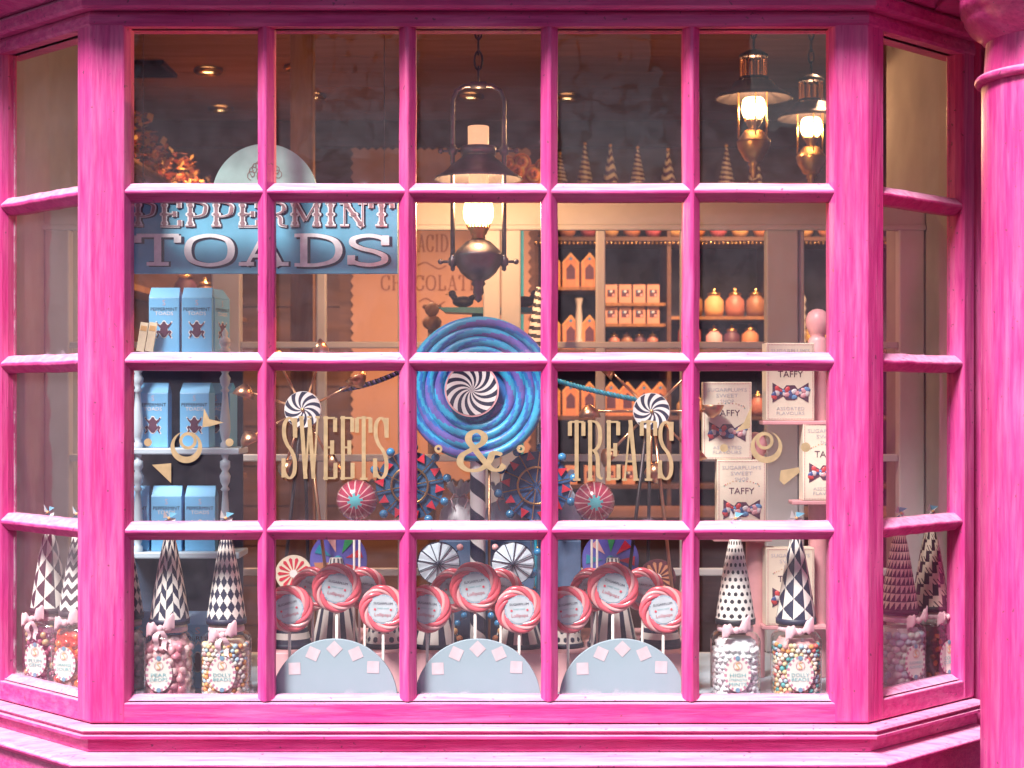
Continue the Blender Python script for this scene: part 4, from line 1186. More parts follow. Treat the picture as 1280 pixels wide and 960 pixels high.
# ---------------------------------------------------------------- striped cones on the plinth
def striped_cone(px, Y, label, fn, r0=.055, r1=.014, h=.17, A=NAVY, B=OFFW):
    t = thing('striped_cone', label, 'cone', (X(px, Y), Y, 1.0425), 'striped card cones on the plinth')
    m = MB(); cone(m, r0, r1, .010, h, fn, A, B, 120, 60); m.lathe([(r1, h), (.001, h)], B, seg=24); m.build('card_cone', t)
    m = MB(); m.lathe([(r0 - .002, 0), (r0 + .003, 0), (r0 + .003, .009), (r0, .0105)], A, seg=48); m.build('rim_band', t)
    return t
YC = .25
striped_cone(420, YC, 'tall navy and white upright-striped cone behind the left lollipops', p_vert(10), h=.20)
striped_cone(363, YC, 'navy and white hoop-striped cone behind the outermost left lollipop', p_horiz(5), .047, .016, .13)
striped_cone(481, YC, 'navy spotted white cone behind the left board, near the second bar', p_dots(14, 6), .045, .015, .13)
striped_cone(545, YC, 'upright-striped cone behind the left side of the middle board', p_vert(9), .055, .012, .14)
striped_cone(648, YC, 'upright-striped cone behind the right side of the middle board', p_vert(9), .055, .012, .14)
striped_cone(766, YC, 'tall navy and white upright-striped cone behind the right lollipops', p_vert(10), h=.20)
striped_cone(825, YC, 'navy and white hoop-striped cone behind the outermost right lollipop', p_horiz(5), .047, .016, .13)
striped_cone(706, YC, 'navy spotted white cone at the left of the right board', p_dots(14, 6), .040, .015, .12)

# ---------------------------------------------------------------- giant lollipop
YG2 = .235
gl_ = thing('giant_lollipop', 'giant blue and violet coiled rope lollipop on a striped pole in the centre', 'giant lollipop', (X(597, YG2), YG2, Z(489, YG2)))
mb = MB()
RM = 96 * k(YG2); turns = 4.9; pts = []; rr = []
n = int(turns * 128)
def gr(a): return RM - .0115 - (RM - .0115 - .056) * a / (2 * PI * turns)
for i in range(n + 1):
    a = i / n * 2 * PI * turns
    r_ = gr(a); pts.append((r_ * math.cos(a + .12), .012 * (1 - r_ / RM), r_ * math.sin(a + .12))); rr.append(.0122 * min(1, .3 + a / .35))
pal = [TURQ, TURQ, BLUE2, TURQ, TURQ, BLUE2, TURQ, BLUE2, VIOL, VIOL]
mb.tube(pts, rr, TURQ, 20, matfn=lambda i, j: pal[int(math.floor(i / 6.0 + j * 10 / 20.0)) % 10])
mb.build('sugar_coil', gl_)
mb = MB(); mb.disc((0, 0), RM - .02, BLUE2, y=.014, th=.012, seg=60); mb.build('backing_disc', gl_)
def swirl(mb, r, y, blades, twist, A, B, seg=5, rr=10, c=(0, 0)):
    N_ = blades * 2; nr = rr
    vs = []
    for i in range(nr + 1):
        q = i / nr; tw = twist * q
        for j in range(N_ * seg):
            a = 2 * PI * j / (N_ * seg) + tw
            vs.append((c[0] + max(.0002, q * r) * math.cos(a), y, c[1] + max(.0002, q * r) * math.sin(a)))
    M_ = N_ * seg; fs = []; ms = []
    for i in range(nr):
        for j in range(M_):
            fs.append((i * M_ + j, i * M_ + (j + 1) % M_, (i + 1) * M_ + (j + 1) % M_, (i + 1) * M_ + j)); ms.append(A if (j // seg) % 2 else B)
    mb.add(vs, fs, ms)
mb = MB(); cxo = X(590, YG2) - X(597, YG2)
mb.disc((cxo, .003), .0610, PINKC, y=-.019, th=.012, seg=48)
swirl(mb, .0570, -.0200, 13, 1.0, NAVY, WHITE, c=(cxo, .003))
mb.build('peppermint_disc', gl_)
mb = MB()   # striped pole
zt = -RM + .02; zb = 1.0425 - gl_.location.z
nn = 360; poly_ = []
pp = [(0, .02, zb + (zt - zb) * i / nn) for i in range(nn + 1)]
mb.tube(pp, .0175, WHITE, 64, matfn=lambda i, j: NAVY if frac(i / 64 + j / 64) < .5 else WHITE)
mb.build('striped_pole', gl_)
mb = MB(); mb.cyl((.026, .02, zb), (.026, .02, zt), .0032, COPPER, 8); mb.build('support_rod', gl_)

# ---------------------------------------------------------------- whirligigs with brass cups
def whirl(px, py, Y, ang0, label, skip=()):
    t = thing('whirligig', label, 'whirligig', (X(px, Y), Y, Z(py, Y)), 'brass-armed whirligigs')
    m = MB(); m.disc((0, 0), .0415, WHITE, y=-.010, th=.016, seg=44)
    swirl(m, .0405, -.0108, 10, -.9, NAVY, WHITE); m.sphere((0, -.012, 0), .0045, BRASS, 10, 6); m.build('peppermint_disc', t)
    for i in range(8):
        a = R(ang0 + 45 * i)
        if i in skip: continue
        L2 = .140; e = Vector((math.cos(a) * L2, 0.004, math.sin(a) * L2))
        m = MB(); m.cyl((math.cos(a) * .03, .006, math.sin(a) * .03), tuple(e), .0030, COPPER, 8); m.sphere(tuple(e), .005, BRASS, 10, 6); arm = m.build('arm', t)
        m = MB(); tg = Vector((-math.sin(a), 0, math.cos(a)))
        q = tg.to_track_quat('Z', 'Y').to_matrix().to_4x4()
        m.lathe([(.001, -.016), (.010, -.012), (.020, -.001), (.0265, .014), (.0255, .0145), (.0185, .0), (.001, -.013)], COPPER, seg=20, xf=Matrix.Translation(e) @ q)
        m.build('cup', arm)
    zb = BED + .001 - Z(py, Y)
    for sx_ in (-1, 1):
        m = MB(); m.cyl((sx_ * .006, .02, -.01), (sx_ * .075, .05, zb), .0040, IRON if sx_ < 0 else COPPER, 8); m.build('leg', t)
    m = MB(); m.cyl((0, .02, -.01), (0, .14, zb), .0040, IRON, 8); m.build('leg', t)
    return t
whirl(379, 512, .262, 27, 'whirligig with striped mint hub and copper cups behind the word SWEETS', skip=(7,))
whirl(814, 514, .262, 0, 'whirligig with striped mint hub and copper cups behind the word TREATS', skip=(2,))
# striped candy balls
def candy_ball(px, py, Y, label):
    t = thing('candy_ball', label, 'candy ball', (X(px, Y), Y, Z(py, Y)), 'striped candy balls on sticks')
    m = MB(); nb = 40
    M_ = Matrix.Rotation(R(90), 4, 'X')
    m.sphere((0, 0, 0), .0455, None, 80, 24, xf=M_, matfn=lambda i, j: (BTURQ if i > 20 + (j // 5) % 2 * 1.6 else (BSTR if j % 5 == 0 else BRED)))
    m.build('sugar_shell', t)
    zb = 1.0425 - Z(py, Y)
    m = MB(); m.cyl((-.006, .0, -.044), (-.006, .0, zb), .0026, STICK, 8); m.cyl((.006, 0, -.044), (.006, 0, zb), .0026, STICK, 8); m.build('stick', t)
BRED = mat('ball_crimson', (.42, .05, .10), .18, coat=1, var=.15); BSTR = mat('ball_pale_stripe', (.80, .50, .50), .2, coat=1); BTURQ = mat('ball_turquoise', (.12, .50, .55), .2, coat=1)
candy_ball(446, 625, .20, 'glossy crimson striped candy ball under the word SWEETS')
candy_ball(743, 627, .20, 'glossy crimson striped candy ball under the word TREATS')

# ---------------------------------------------------------------- fairground wheels
def bauble_wheel(px, py, Y, label, disc_m):
    t = thing('fairground_wheel', label, 'toy wheel', (X(px, Y), Y, Z(py, Y)), 'toy fairground wheels with baubles')
    m = MB(); m.disc((0, 0), .078, disc_m, y=.006, th=.006, seg=40); m.build('disc', t)
    m = MB(); m.tube([(.042 * math.cos(2 * PI * i / 40), 0, .042 * math.sin(2 * PI * i / 40)) for i in range(40)], .0026, BRASS, 8, closed=True); m.build('brass_ring', t)
    for i in range(10):
        a = 2 * PI * i / 10 + .2
        m = MB(); m.cyl((.008 * math.cos(a), 0, .008 * math.sin(a)), (.082 * math.cos(a), 0, .082 * math.sin(a)), .0014, BRASS, 6)
        sp_ = m.build('spoke', t)
        m = MB(); m.sphere((.088 * math.cos(a), -.002, .088 * math.sin(a)), .0100, BALLB, 14, 9); m.build('bauble', sp_)
        b = a + PI / 10; c, s = math.cos(b), math.sin(b)
        m = MB(); m.prism([(.060 * c - .010 * s, .060 * s + .010 * c), (.060 * c + .010 * s, .060 * s - .010 * c), (.082 * c, .082 * s)][::-1], .0, .004, RED); m.build('red_pennant', t)
    zb = 1.0425 - Z(py, Y)
    m = MB(); m.cyl((0, .016, 0), (0, .016, zb), .004, TEAL, 8); m.build('post', t)
bauble_wheel(512, 607, .30, 'navy toy wheel with blue baubles left of the giant lollipop pole', mat('deep_teal_disc', (.02, .09, .20), .5))
bauble_wheel(670, 607, .285, 'toy wheel with blue baubles right of the giant lollipop pole', mat('deep_blue_disc', (.03, .10, .26), .5))
def tri_disc(px, py, Y, label, rot):
    t = thing('violet_disc', label, 'toy wheel', (X(px, Y), Y, Z(py, Y)), 'violet discs with coloured triangles')
    m = MB(); m.disc((0, 0), .066, VIOLETB, y=0, th=.008, seg=44); m.build('disc', t)
    cs_ = [RED, GREEN, CANDYP, TEAL, ORANGE, PINKC, GREEN, RED]
    m = MB()
    for i in range(8):
        a = 2 * PI * i / 8 + rot; c, s = math.cos(a), math.sin(a)
        m.prism([(.018 * c, .018 * s), (.056 * c - .011 * s, .056 * s + .011 * c), (.056 * c + .011 * s, .056 * s - .011 * c)], -.0016, -.0004, cs_[i])
    m.build('painted_triangles', t)
    m = MB(); m.sphere((0, -.004, 0), .011, TEAL, 12, 8); m.build('boss', t)
    m = MB(); m.cyl((0, .012, 0), (0, .012, 1.0425 - Z(py, Y)), .004, TEAL, 8); m.build('post', t)
tri_disc(423, 700, .33, 'violet disc with coloured triangles above the left lollipops', .3)
tri_disc(763, 700, .33, 'violet disc with coloured triangles above the right lollipops', .75)
def sun_wheel(px, py, Y, label, A, B):
    t = thing('pinwheel', label, 'pinwheel', (X(px, Y), Y, Z(py, Y)), 'red and cream pinwheels')
    m = MB(); m.disc((0, 0), .042, A, y=0, th=.006, seg=40)
    for i in range(14):
        a = 2 * PI * i / 14; c, s = math.cos(a), math.sin(a)
        m.prism([(.006 * c, .006 * s), (.033 * c - .004 * s, .033 * s + .004 * c), (.037 * c, .037 * s), (.033 * c + .004 * s, .033 * s - .004 * c)], -.001, -.0003, B)
    m.disc((0, 0), .009, WHITE, y=-.0018, th=.0014, seg=20)
    m.build('disc', t)
    m = MB(); m.cyl((0, .009, 0), (0, .009, 1.0425 - Z(py, Y)), .003, BRASS, 8); m.build('post', t)
sun_wheel(367, 717, .29, 'red and cream sunburst pinwheel behind the left lollipops', CREAM, RED)
sun_wheel(822, 722, .31, 'dark and orange sunburst pinwheel behind the right lollipops', mat('maroon', (.12, .02, .03), .5), ORANGE)
def parasol(px, py, Y, label):
    t = thing('paper_parasol', label, 'paper parasol', (X(px, Y), Y, Z(py, Y)), 'white spoked paper parasols')
    m = MB(); n = 24; vs = [(0, -.012, 0)] + [(.0475 * math.cos(2 * PI * i / n), .002 * (i % 2), .0475 * math.sin(2 * PI * i / n)) for i in range(n)]
    m.add(vs, [(0, 1 + i, 1 + (i + 1) % n) for i in range(n)], mat('icy_paper', (.62, .72, .80), .6)); m.build('paper_disc', t)
    m = MB()
    for i in range(12):
        a = 2 * PI * (i + .5) / 12 + .13; m.cyl((.003 * math.cos(a), -.0135, .003 * math.sin(a)), (.0475 * math.cos(a), -.0015, .0475 * math.sin(a)), .0011, NAVY, 5)
    m.sphere((0, -.0135, 0), .0042, NAVY, 10, 6)
    m.tube([(.0475 * math.cos(2 * PI * i / 36), 0, .0475 * math.sin(2 * PI * i / 36)) for i in range(36)], .0009, NAVY, 5, closed=True)
    m.build('spokes', t)
    m = MB(); m.cyl((0, .004, 0), (0, .004, 1.0425 - Z(py, Y)), .0026, STICK, 8); m.build('stick', t)
parasol(548, 704, .21, 'white paper parasol with navy spokes left of the striped pole')
parasol(641, 704, .21, 'white paper parasol with navy spokes right of the striped pole')
# bead garlands either side of the pole
for sx_, nm in ((-1, 'left'), (1, 'right')):
    mb = MB(); cs_ = [CANDYP, ORANGE, BALLB, PINKC, RED, AMBER, BALLB]
    for i in range(13):
        y_ = 684 + i * 9.5; px = 597 + sx_ * (22 + 7 * math.sin(i * 1.3))
        mb.sphere((X(px, .235), .235 + .004 * math.sin(i), Z(y_, .235)), .0078, cs_[(i * 3) % 7], 12, 8)
    mb.tube([(X(597 + sx_ * (22 + 7 * math.sin(i * 1.3)), .235), .235 + .004 * math.sin(i), Z(684 + i * 9.5, .235)) for i in range(13)], .0012, NAVY, 5)
    tag(mb.build('bead_garland'), 'string of coloured beads hanging on the %s of the striped pole' % nm, 'beads', 'bead garlands by the pole')
# large teal baubles near the right bar
for i, (px, py, r_) in enumerate([(664, 716, .013), (668, 741, .011), (672, 690, .009)]):
    mb = MB(); mb.sphere((0, 0, 0), r_, BALLB, 18, 12); mb.lathe([(.003, r_ - .001), (.003, r_ + .003), (.001, r_ + .003)], BRASS, seg=10)
    mb.cyl((0, 0, r_), (0, .10, .16), .0006, BRASS, 4)
    tag(mb.build('glass_bauble', loc=(X(px, .26), .26, Z(py, .26))), ['large', 'medium', 'smallest'][i] + ' blue glass bauble hanging right of the white parasol', 'bauble', 'blue baubles right of the parasol')

# ---------------------------------------------------------------- tissue bags
def gift_bag(px, py_base, Y, label, m_, w=.045, h=.085, seed=1):
    t = thing('gift_bag', label, 'gift bag', (X(px, Y), Y, Z(py_base, Y)), 'tied tissue gift bags')
    r2 = random.Random(seed); mb = MB()
    prof = [(w * .8, 0), (w * .98, h * .08), (w, h * .3), (w * .92, h * .55), (w * .6, h * .74), (w * .26, h * .82), (w * .22, h * .85), (w * .42, h * .95), (w * .62, h * 1.12)]
    seg = 40; vs = []; ph = [r2.uniform(0, 6) for _ in range(4)]
    for i, (r_, z) in enumerate(prof):
        for j in range(seg):
            a = 2 * PI * j / seg; q = 1 + .09 * math.sin(a * 7 + ph[0] + i * .4) + .05 * math.sin(a * 13 + ph[1]) + (.18 * math.sin(a * 9 + ph[2]) if i > 6 else 0)
            vs.append((r_ * q * math.cos(a), .7 * r_ * q * math.sin(a), z + (.010 * math.sin(a * 5 + ph[3]) if i == 8 else 0)))
    mb.add(vs, [(i * seg + j, i * seg + (j + 1) % seg, (i + 1) * seg + (j + 1) % seg, (i + 1) * seg + j) for i in range(len(prof) - 1) for j in range(seg)], m_, True)
    mb.build('tissue', t)
    m2 = MB(); m2.tube([(w * .26 * math.cos(2 * PI * i / 24), .7 * w * .26 * math.sin(2 * PI * i / 24), h * .835) for i in range(24)], .0022, RIBB, 6, closed=True)
    for sx_ in (-1, 1): m2.tube([(0, -.7 * w * .26, h * .835), (sx_ * .012, -.03, h * .92), (sx_ * .020, -.034, h * .80), (sx_ * .012, -.036, h * .60)], .0016, RIBB, 6)
    m2.build('tie', t)
gift_bag(575, 668, .365, 'white tissue gift bag left of the striped pole', BAGW, w=.046, h=.105, seed=2)
gift_bag(632, 672, .36, 'pale blue tissue gift bag right of the striped pole', BAGB, w=.050, h=.108, seed=5)
gift_bag(676, 640, .43, 'white tissue gift bag behind the right wheel', BAGW, w=.050, h=.115, seed=8)
gift_bag(704, 660, .385, 'pale blue tissue bag beside the right crimson candy ball', BAGB, w=.040, h=.115, seed=9)
# small stepped stand that carries the bags
mb = MB(); mb.box(X(550, .38), X(725, .38), .322, .54, 1.0425, Z(674, .36) - .0005, mat('dim_blue_stand', (.10, .16, .28), .5))
mb.box(X(652, .42), X(700, .42), .385, .48, Z(674, .36), Z(640, .43) - .0005, MATS['dim_blue_stand']); mb.box(X(690, .385), X(720, .385), .342, .384, Z(674, .36), Z(660, .385) - .0005, MATS['dim_blue_stand'])
tag(mb.build('stepped_stand', bevel=.002), 'dim blue stepped stand carrying the tied tissue bags', 'stand')

# ---------------------------------------------------------------- twisted ropes
def rope(p0, p1, sag, label, m1, m2, tw=26):
    mb = MB(); A, B = Vector(p0), Vector(p1)
    for s in range(2):
        pts = []
        for i in range(tw * 5 + 1):
            u = i / (tw * 5); c = A.lerp(B, u); c.z -= sag * 4 * u * (1 - u); a = 2 * PI * tw * .5 * u + PI * s
            pts.append((c.x, c.y + .0035 * math.cos(a), c.z + .0035 * math.sin(a)))
        mb.tube(pts, .0036, m1 if s else m2, 6)
    tag(mb.build('twisted_rope'), label, 'rope')
rope((X(425, .5), .50, Z(487, .5)), (X(505, .5), .50, Z(462, .5)), .008, 'twisted violet rope sloping up beside the left whirligig', VIOL, NAVY)
rope((X(690, .5), .50, Z(474, .5)), (X(800, .5), .50, Z(500, .5)), .004, 'twisted teal rope running to the right whirligig', TEAL, TURQ)

# ---------------------------------------------------------------- taffy boxes on the rose stand
YT = .30
rs = thing('rose_stand', 'rose pink display stand of round-topped posts and ledges in the right pane', 'display stand', (0, YT, 0))
for px, top in ((1022, 386), (944, 540)):
    zt = Z(top, YT + .06); x = X(px, YT + .06); m = MB()
    m.lathe([(.022, BED + .001), (.022, zt - .075), (.020, zt - .070), (.016, zt - .064), (.020, zt - .058), (.027, zt - .040), (.0275, zt - .025), (.022, zt - .010), (.012, zt - .002), (.001, zt)], ROSEWD, c=(x, .06, 0), seg=28); m.build('post', rs)
for a, b, q in ((953, 1035, 526), (990, 1060, 626), (892, 965, 672), (953, 1035, 782)):
    m = MB(); m.box(X(a, YT), X(b, YT), -.004, .052, Z(q + 5, YT), Z(q, YT), ROSEWD); m.build('ledge', rs, bevel=.002)
CANW = [mat('wrap_' + n, c, .3) for n, c in (('red', (.60, .06, .06)), ('navy', (.05, .09, .25)), ('blue', (.12, .30, .55)), ('white', (.7, .66, .66)), ('pink', (.70, .35, .38)))]
TAFC = mat('taffy_card', (.86, .77, .60), .55, var=.03); TAFG = mat('faded_grey_print', (.55, .53, .55), .6)
def taffy(loc, label, rotz=0, seed=1, tilt=0):
    t = thing('taffy_box', label, 'taffy box', loc, 'cream boxes of taffy', rotz, tilt)
    w, h, d = .112, .178, .045
    m = MB(); m.box(-w / 2, w / 2, 0, d, 0, h, TAFC); m.build('box_body', t, bevel=.0015)
    m = MB()
    bow_ = [(-.040, .022), (-.014, .0), (-.014, 0), (.014, 0), (.040, .022), (.040, -.022), (.014, -.004), (-.014, -.004), (-.040, -.022)]
    zc = h * .36
    bw = [(-.042, .023), (-.017, .008), (-.010, .017), (.010, .017), (.017, .008), (.042, .023), (.042, -.023), (.017, -.008), (.010, -.017), (-.010, -.017), (-.017, -.008), (-.042, -.023)]
    m.add([(x, -.0010, z + zc) for x, z in bw], [tuple(range(12))[::-1]], PURP)
    wn = m.build('bow_tie_window', t)
    m = MB(); r2 = random.Random(seed)
    for i in range(22):
        x = -.038 + .0765 * (i % 11) / 10; lim = .016 if abs(x) < .012 else max(.004, (abs(x) - .012) / .030 * .019)
        z = zc + r2.uniform(-1, 1) * lim * .8
        m.sphere((x, -.0008, z), .0072 if lim > .008 else .0045, r2.choice(CANW), 9, 6, (1.2, .30, .8), Matrix.Rotation(r2.uniform(0, 3), 4, 'Y'))
    m.build('wrapped_sweets', wn)
    m = MB(); y = -.0008
    for i in range(30):
        for zz in (.004, h - .004): m.box(-w / 2 + .003 + i * .0036, -w / 2 + .0048 + i * .0036, y, -.0003, zz - .0006, zz + .0006, REDINK)
    for i in range(48):
        for xx in (-w / 2 + .004, w / 2 - .004): m.box(xx - .0006, xx + .0006, y, -.0003, .005 + i * .0035, .0068 + i * .0035, REDINK)
    small_text(m, "SUGARPLUM'S", 0, h * .90, w * .80, y, TAFG, .0085); small_text(m, 'SWEET', 0, h * .825, w * .45, y, TAFG, .0085); small_text(m, 'SHOP', 0, h * .75, w * .28, y, TAFG, .0085)
    small_text(m, 'TAFFY', 0, h * .60, w * .52, y, PURP, .0145)
    small_text(m, 'ASSORTED', 0, h * .155, w * .58, y, TAFG, .0075); small_text(m, 'FLAVOURS', 0, h * .095, w * .58, y, TAFG, .0075)
    for i in range(16):
        a = PI * i / 15; m.disc((.040 * math.cos(a), h * .655 + .012 * math.sin(a) + r2.uniform(-.002, .002)), .0014, r2.choice([MINTINK, REDINK, AMBER]), y=y, th=.0004, seg=6)
    m.build('printed_name', t)
    return t
tb = taffy((X(927, YT), YT, Z(672, YT) + .0005), 'cream taffy box under the stacked one, just left of the grey panel')
again(tb, 'cream taffy box stacked on another at the left of the right pane', (X(909, YT + .004), YT + .004, Z(672, YT) + .179), R(-3))
again(tb, 'cream taffy box standing highest, beside the round-topped rose post', (X(988, YT), YT, Z(526, YT) + .0005), R(4))
again(tb, 'cream taffy box half hidden by the right corner post', (X(1034, YT - .002), YT - .002, Z(626, YT) + .0005), R(2))
again(tb, 'cream taffy box low down behind the pinwheel triangle hat', (X(988, YT), YT, Z(782, YT) + .0005), R(3))

# ---------------------------------------------------------------- the room's furniture, far behind
YR = 3.0; kr = k(YR)
bc = thing('back_shelving', 'dark wood shelving with beaded gold edges at the back right of the shop', 'shelving', (0, YR, 0))
def bx(mb, pa, pb, ya, yb, y0, y1, m): mb.box(X(pa, YR), X(pb, YR), y0, y1, Z(yb, YR), Z(ya, YR), m)
BACKB = mat('blue_black_back_panel', (.045, .05, .09), .6)
mb = MB(); bx(mb, 668, 1140, 228, 980, .34, .36, BACKB); mb.build('back_panel', bc)
for q in (228, 296, 436, 520, 606):
    mb = MB(); bx(mb, 668, 1140, q, q + 5, 0, .339, WOOD_DK); sh_ = mb.build('shelf', bc)
    if q in (228, 296):
        mb = MB()
        for i in range(90): mb.sphere((X(670 + i * 5.2, YR), -.006, Z(q + 8, YR)), .0062, BRASS, 6, 4)
        mb.build('gold_beading', sh_)
for a in (668, 750, 834, 962, 1136):
    mb = MB(); bx(mb, a, a + 5, 234, 980, .002, .338, WOOD_DK); mb.build('upright', bc)
for pa, pb, q in ((673, 749, 358), (755, 833, 378), (755, 833, 404), (839, 961, 395)):
    mb = MB(); bx(mb, pa, pb, q, q + 4, .02, .338, WOOD_MID); mb.build('shelf', bc)
mb = MB(); mb.lathe([(.012, 0), (.016, .02), (.010, .05), (.014, .12), (.010, .17), (.016, .2)], CREAM_WD, c=(X(724, YR), .03, Z(436, YR)), seg=14); mb.build('spindle', bc)
mb = MB(); mb.lathe([(.016, 0)] + [(.012 + .006 * (i % 2), .015 + .016 * i) for i in range(13)] + [(.002, .22)], CREAM_WD, c=(X(1004, YR), .03, Z(436, YR) + .001), seg=14); mb.build('spindle', bc)

def house_box(loc, label, group):
    t = thing('house_shaped_box', label, 'sweet box', loc, group)
    w, h, d = .066, .135, .06
    m = MB(); m.prism([(-w / 2, 0), (w / 2, 0), (w / 2, h * .72), (0, h), (-w / 2, h * .72)], 0, d, ORANGE); m.build('box_body', t)
    m = MB(); m.box(-.017, .017, -.001, -.0003, .030, .072, PURP); m.prism([(-.017, .0722), (.017, .0722), (0, .092)], -.001, -.0003, PURP); m.build('window', t)
    m = MB()
    for xx in (-.028, -.022, .022, .028): m.box(xx - .001, xx + .001, -.0012, -.0003, .004, h * .70, AMBER)
    m.prism([(-w / 2, h * .72), (0, h), (w / 2, h * .72), (w / 2, h * .67), (0, h * .94), (-w / 2, h * .67)][::-1], -.0016, -.0004, AMBER)
    m.disc((0, h * .82), .006, BALLB, y=-.0018, th=.0006, seg=10)
    m.build('gilt_stripes', t)
    return t
rows = [(358, 'upper left shelf', 'orange house boxes on the upper left shelf'), (436, 'lower left shelf', 'orange house boxes on the lower left shelf'), (520, 'third left shelf', 'orange house boxes on the third left shelf')]
nth = ['first', 'second', 'third', 'fourth', 'fifth', 'sixth']
hb0 = None
for q, nm, gp in rows:
    for i in range(3):
        px = 690 + i * 23.5
        loc = (X(px, YR + .03), YR + .03, Z(q, YR) + .0005 )
        lb = '%s orange house-shaped box from the left on the %s behind the partition' % (nth[i], nm)
        if hb0 is None: hb0 = house_box(loc, lb, gp)
        else: again(hb0, lb, loc, group=gp)
for i in range(4):
    px = 764 + i * 20.5
    again(hb0, '%s orange house-shaped box from the left on the third middle shelf' % nth[i], (X(px, YR + .03), YR + .03, Z(520, YR) + .0005), group='orange house boxes on the third middle shelf')
def cube_box(loc, label, group, m1=PINKC):
    t = thing('small_sweet_box', label, 'sweet box', loc, group)
    w, h = .048, .072
    m = MB(); m.box(-w / 2, w / 2, 0, .05, 0, h, SALM); m.build('box_body', t)
    m = MB(); m.box(-.015, .015, -.001, -.0003, .024, .052, PURP); m.build('window', t)
    m = MB()
    r2 = random.Random(int(loc[0] * 1000))
    for q in range(3): m.disc((r2.uniform(-.010, .010), r2.uniform(.030, .046)), .005, r2.choice([BALLB, CANDYP, WHITE]), y=-.0016, th=.0004, seg=8)
    m.build('label_print', t)
    return t
SALM = mat('salmon_card', (.62, .32, .23), .55)
cb0 = None
for q, nm in ((378, 'upper step'), (404, 'lower step')):
    for i in range(4):
        loc = (X(764 + i * 17.5, YR + .04), YR + .035, Z(q, YR) + .0005); lb = '%s small salmon box from the left on the %s behind the partition' % (nth[i], nm); gp = 'small salmon boxes on the ' + nm
        if cb0 is None: cb0 = cube_box(loc, lb, gp)
        else: again(cb0, lb, loc, group=gp)
for i in range(5):
    again(cb0, '%s small salmon box from the left on the lowest far shelf' % nth[i], (X(690 + i * 24, YR + .04), YR + .035, Z(606, YR) + .0005), group='small salmon boxes on the lowest far shelf')
def back_jar(loc, label, m_, s=1.0):
    t = thing('glass_sweet_jar', label, 'sweet jar', loc, 'round jars on the far shelves')
    m = MB(); m.lathe([(.02 * s, 0), (.040 * s, .004), (.046 * s, .03 * s), (.044 * s, .075 * s), (.028 * s, .092 * s), (.026 * s, .10 * s)], m_, seg=22); m.build('filled_jar', t)
    m = MB(); m.lathe([(.029 * s, .099 * s), (.031 * s, .103 * s), (.030 * s, .110 * s), (.006 * s, .118 * s), (.009 * s, .128 * s), (.001, .134 * s)], BRASS, seg=18); m.build('lid', t)
    return t
bj = [(893, 395, 'round amber jar on the short shelf behind the right partition light', AMBER), (893, 436, 'round pink jar below the amber jar on the far shelves', PINKC), (938, 436, 'round orange jar next to the wide partition stile', ORANGE),
      (862, 436, 'round plum jar low on the far shelves, by the fifth bar', REDINK), (915, 436, 'round dark jar between the pink and the orange one', PURP), (1021, 436, 'golden jar with tied top beyond the wide stile', mat('golden_sweets', (.75, .50, .18), .4)), (1060, 436, 'amber jar on the far shelves at the corner post', AMBER),
      (855, 520, 'amber jar on the third far shelf behind TREATS', AMBER), (893, 520, 'orange jar on the third far shelf behind the stacked taffy box', ORANGE), (925, 520, 'plum jar on the third far shelf', PURP), (935, 606, 'amber jar on the lowest far shelf', AMBER)]
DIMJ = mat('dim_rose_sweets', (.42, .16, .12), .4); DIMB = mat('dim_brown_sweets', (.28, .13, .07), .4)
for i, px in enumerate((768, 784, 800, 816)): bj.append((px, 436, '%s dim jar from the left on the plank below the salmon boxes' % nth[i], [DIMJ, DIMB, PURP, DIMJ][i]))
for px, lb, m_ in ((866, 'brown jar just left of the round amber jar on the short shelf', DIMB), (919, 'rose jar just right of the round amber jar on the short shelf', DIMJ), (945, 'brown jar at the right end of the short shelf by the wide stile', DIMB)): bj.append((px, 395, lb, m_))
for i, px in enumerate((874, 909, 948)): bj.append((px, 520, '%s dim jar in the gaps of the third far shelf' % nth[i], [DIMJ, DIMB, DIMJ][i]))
for px, q, lb, m_ in bj:
    gap_ = min([abs(px - o_[0]) for o_ in bj if o_[1] == q and o_[0] != px] + [99]) * kr
    back_jar((X(px, YR + .06), YR + .07, Z(q, YR) + .0005), lb, m_, min(1, gap_ / .096))
# row of things along the top board: cone trees
mb0 = None
for i, (px, hgt) in enumerate([(731, 1.05), (763, 1), (797, .95), (835, .9), (908, 1), (944, .9), (700, .8)]):
    wh = ['between the bar and the reflected window', 'second in the fourth top pane', 'third in the fourth top pane', 'at the right of the fourth top pane', 'under the larger brass lantern', 'between the two brass lanterns', 'beside the lantern, by the third bar'][i]
    t = thing('striped_cone_tree', 'striped cone tree on the top shelf, ' + wh, 'cone', (X(px, YR + .1), YR + .1, Z(228, YR) + .0005), 'striped cone trees along the top shelf')
    m = MB(); cone(m, .034, .003, .0, .155 * hgt, p_zig(3, 9) if i % 2 else (lambda u, v: frac(u + v * 8) < .5), CREAM, PURP, 48, 40); m.build('card_cone', t)
    m = MB(); m.sphere((0, 0, .155 * hgt + .004), .007, AMBER, 8, 6); m.build('bobble', t)
# foil parcels along the second board (row of dim round sweets)
for i in range(14):
    px = 682 + i * 27
    mb = MB(); mb.sphere((0, 0, .030), .034, [AMBER, ORANGE, REDINK][i % 3], 12, 8, (1, 1, .85)); mb.lathe([(.006, .055), (.014, .075), (.010, .072)], AMBER, seg=10)
    tag(mb.build('wrapped_pudding', loc=(X(px, YR + .08), YR + .08, Z(296, YR) + .0012)), 'round foil-wrapped sweet in the row on the gold-edged shelf', 'wrapped sweet', 'foil-wrapped sweets on the gold-edged shelf')
